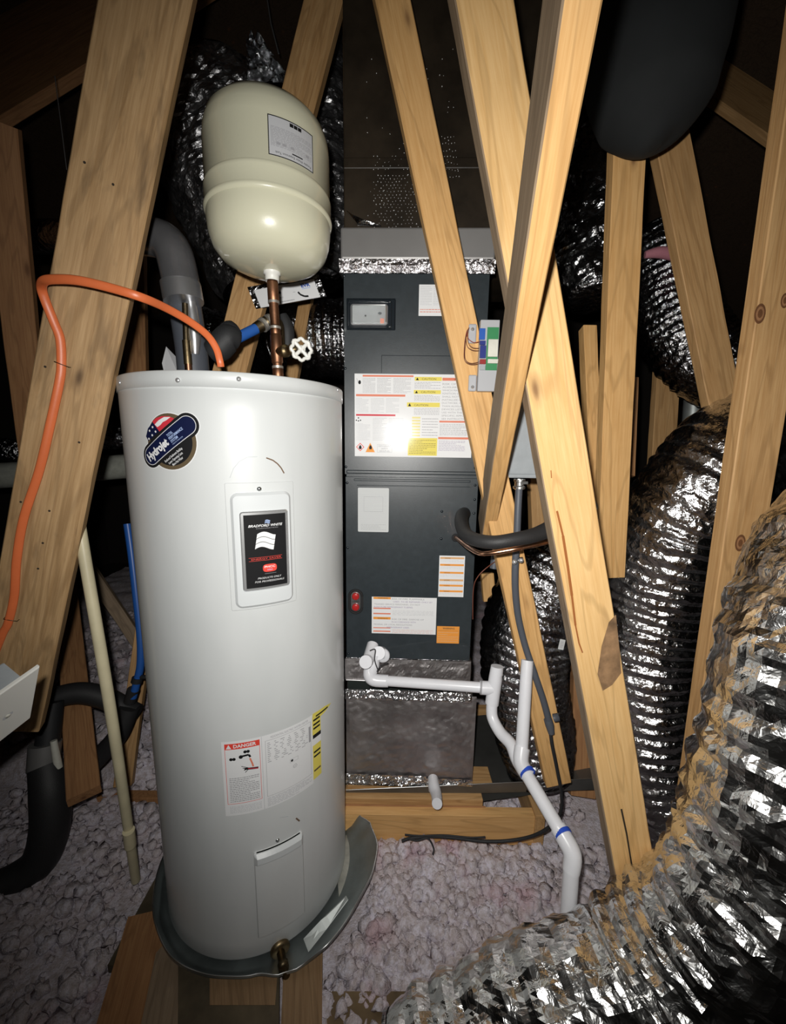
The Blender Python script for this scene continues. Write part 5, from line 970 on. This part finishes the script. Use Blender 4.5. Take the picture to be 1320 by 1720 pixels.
    t = thing('grey_vent_pipe', 'pale grey pipe crossing behind the left timber and the water heater', 'pipe', D(100, 795, 2.0)); m = MB(); m.tube([D(-60, 803, 1.95), D(60, 795, 2.0), D(230, 782, 2.1), D(300, 775, 2.1)], .062, 'pvc_dull', 24); obj('pipe', m, t)
    t = thing('hanger_wire', 'thin hanger wire left of the broad timber', 'wire', D(112, 270, 1.3)); m = MB(); m.tube([D(92, 128, 1.3), D(100, 190, 1.3), D(112, 285, 1.3)], .0013, 'steel_dull', 6); obj('wire', m, t)
    t = thing('hanger_strap', 'thin metal hanger strap above the foil flap', 'strap', D(462, 80, 1.7)); m = MB(); m.tube([D(446, -20, 1.75), D(455, 40, 1.75), D(468, 90, 1.75)], .003, 'steel_dull', 6); obj('strap', m, t)
    t = thing('round_vent_pipe', 'grey metal pipe end seen above the coiled foil duct', 'pipe', D(1162, 745, 1.9)); m = MB(); m.tube([D(1166, 660, 2.0), D(1130, 1230, 2.2)], .043, 'galv_dull', 24); obj('pipe', m, t)
plain('tape_silver2', (.50, .50, .52), .26, .75, bump=1., bs=26, var=.5); plain('pvc_dull', (.40, .41, .36), .5, var=.2); plain('steel_dull', (.3, .3, .3), .5, .6)
left_pipes()
# ---------------------------------------------------------------- boards under the heater and blown insulation
def boards():
    def slab(label, q, z, th, mat, grp=None):
        vs = [PZ(x, y, z) for x, y in q]; c = sum(vs, Vector())/len(vs); n = len(vs); L = (vs[1]-vs[0]); ang = math.atan2(L.y, L.x)
        # local frame: grain along local z
        a = Vector((L.x, L.y, 0)).normalized(); b = Vector((-a.y, a.x, 0)); R = Matrix((b, Vector((0, 0, 1)), a)).transposed()
        if R.determinant() < 0: R = Matrix((-b, Vector((0, 0, 1)), a)).transposed()
        loc = [R.transposed() @ (v-c) for v in vs]; low = [Vector((v.x, v.y-th, v.z)) for v in loc]
        me = bpy.data.meshes.new('floor_board'); me.from_pydata([tuple(v) for v in loc+low], [], [tuple(range(n)), tuple(range(n, 2*n))[::-1]]+[(i, (i+1) % n, n+(i+1) % n, n+i) for i in range(n)]); me.materials.append(MATS[mat]); me.update()
        bmh = bmesh.new(); bmh.from_mesh(me); bmesh.ops.recalc_face_normals(bmh, faces=bmh.faces); bmh.to_mesh(me); bmh.free()
        o = bpy.data.objects.new('floor_board', me); COL.objects.link(o); Mx = R.to_4x4(); Mx.translation = c; o.matrix_world = Mx; o['label'] = label; o['category'] = 'board'; o['group'] = 'boards around the drain pan'; return o
    slab('dark plank running from the cream drain elbow to the bottom edge', [(150, 1760), (215, 1540), (300, 1520), (255, 1760)], -.018, .03, 'pine_red')
    slab('paler plank end at the lower left of the drain pan', [(222, 1790), (262, 1600), (300, 1560), (298, 1790)], -.0155, .03, 'pine_grey')
    slab('dark board at the bottom under the front of the drain pan', [(298, 1790), (300, 1560), (470, 1560), (468, 1790)], -.022, .03, 'osb_dark')
    slab('small pale board scrap at the bottom, below the drain pan front', [(352, 1688), (352, 1640), (466, 1640), (462, 1688)], -.0212, .012, 'pine_dull')
    slab('tan plank below the drain valve', [(469, 1790), (480, 1540), (542, 1540), (540, 1790)], -.014, .03, 'pine_dull')
    slab('tan board at the bottom right of the drain valve plank', [(541, 1790), (541, 1665), (700, 1665), (700, 1790)], -.040, .03, 'osb')
    # sheet under the pan
    m = MB(); m.box((CX-.05, CY+.10, -.038), (.58, .74, .026), 'osb_dark'); obj('support_board', m, None, 'dark sheathing board carrying the drain pan', 'board', 'boards around the drain pan')
    # joists half buried
    for i, (q0, q1, lab) in enumerate((((205, 1330), (300, 1345), 'joist crossing left of the water heater in the insulation'),)):
        a, b = PZ(*q0, -.02), PZ(*q1, -.02); m = MB(); m.box(((a.x+b.x)/2, (a.y+b.y)/2, -.06), ((b-a).length+.2, .038, .1), 'pine_red', bev=.002); obj('floor_joist', m, None, lab, 'joist')
plain('osb_dark', (.11, .085, .05), .75, bump=.5, bs=60, var=.5)
boards()
def insulation():
    m = MB(); nx, ny = 170, 130; x0, x1, y0, y1 = -2.9, 2.5, .35, 4.2; vs = []
    def zz(x, y):
        z = -.075+noise.noise(Vector((x*2.2, y*2.2, 1)))*.03+noise.noise(Vector((x*7, y*7, 4)))*.02+noise.noise(Vector((x*22, y*22, 9)))*.008
        if -.12 < x < .72 and .7 < y < 1.25: z += .008
        if -.2 < x < -.1 and y < 1.0: z += .01
        if x < -.8: z += .05*min(1, (-.8-x)/.3)
        if x < -.8 and y > 1.5: z += .06
        return z
    for j in range(ny+1):
        for i in range(nx+1): x = x0+(x1-x0)*i/nx; y = y0+(y1-y0)*j/ny; vs.append((x, y, zz(x, y)))
    m.add(vs, [(j*(nx+1)+i, j*(nx+1)+i+1, (j+1)*(nx+1)+i+1, (j+1)*(nx+1)+i) for j in range(ny) for i in range(nx)], 'insulation', True)
    # tufts
    bm = bmesh.new(); bmesh.ops.create_icosphere(bm, subdivisions=2, radius=1); bm.verts.ensure_lookup_table(); base = np.array([v.co[:] for v in bm.verts]); fc = np.array([[v.index for v in f.verts] for f in bm.faces]); bm.free()
    rnd = np.random.RandomState(3); shapes = []
    for s in range(14):
        d = np.array([1+.55*noise.noise(Vector(v)*1.7+Vector((s*5., 0, 0)))+.5*noise.noise(Vector(v)*4+Vector((0, s*3., 0))) for v in base]); shapes.append(base*d[:, None])
    V, Fc, nb = [], [], 0
    regs = [(5600, (-.19, .80), (.62, 1.25), (.007, .0205)), (900, (-1.5, -.80), (.5, 1.6), (.008, .022)), (700, (-2.2, -.7), (1.6, 3.0), (.012, .03)), (500, (.1, .75), (1.36, 1.9), (.010, .022)), (500, (.75, 1.7), (1.0, 2.6), (.012, .026)), (160, (-.80, -.66), (.6, 1.5), (.008, .018))]
    for cnt, xr, yr, sr in regs:
        for _ in range(cnt):
            x, y = rnd.uniform(*xr), rnd.uniform(*yr)
            if math.hypot(x-CX, y-CY) < .385: continue
            if -.77 < x < -.185 and y < 1.1: continue
            r = rnd.uniform(*sr)*(.6+.8*rnd.rand()); sh = shapes[rnd.randint(14)]; th = rnd.uniform(0, 6.28); c, s = math.cos(th), math.sin(th)
            P = sh*np.array([1, 1, .85])*r; P = np.stack([P[:, 0]*c-P[:, 1]*s, P[:, 0]*s+P[:, 1]*c, P[:, 2]], 1)+np.array([x, y, zz(x, y)+r*.35+abs(rnd.normal())*.012-.006]); V.append(P); Fc.append(fc+nb); nb += len(base)
    V = np.concatenate(V); Fc = np.concatenate(Fc); b = len(m.v); m.v += [tuple(v) for v in V.tolist()]; m.f += [tuple(f) for f in (Fc+b).tolist()]; m.m += [0]*len(Fc); m.sm += [True]*len(Fc)
    obj('blown_insulation', m, None, 'pinkish white blown insulation covering the attic floor', 'insulation', kind='stuff')
insulation()
for o_ in list(scene.objects):
    if o_.type == 'MESH' and '_n' in o_: del o_['_n']
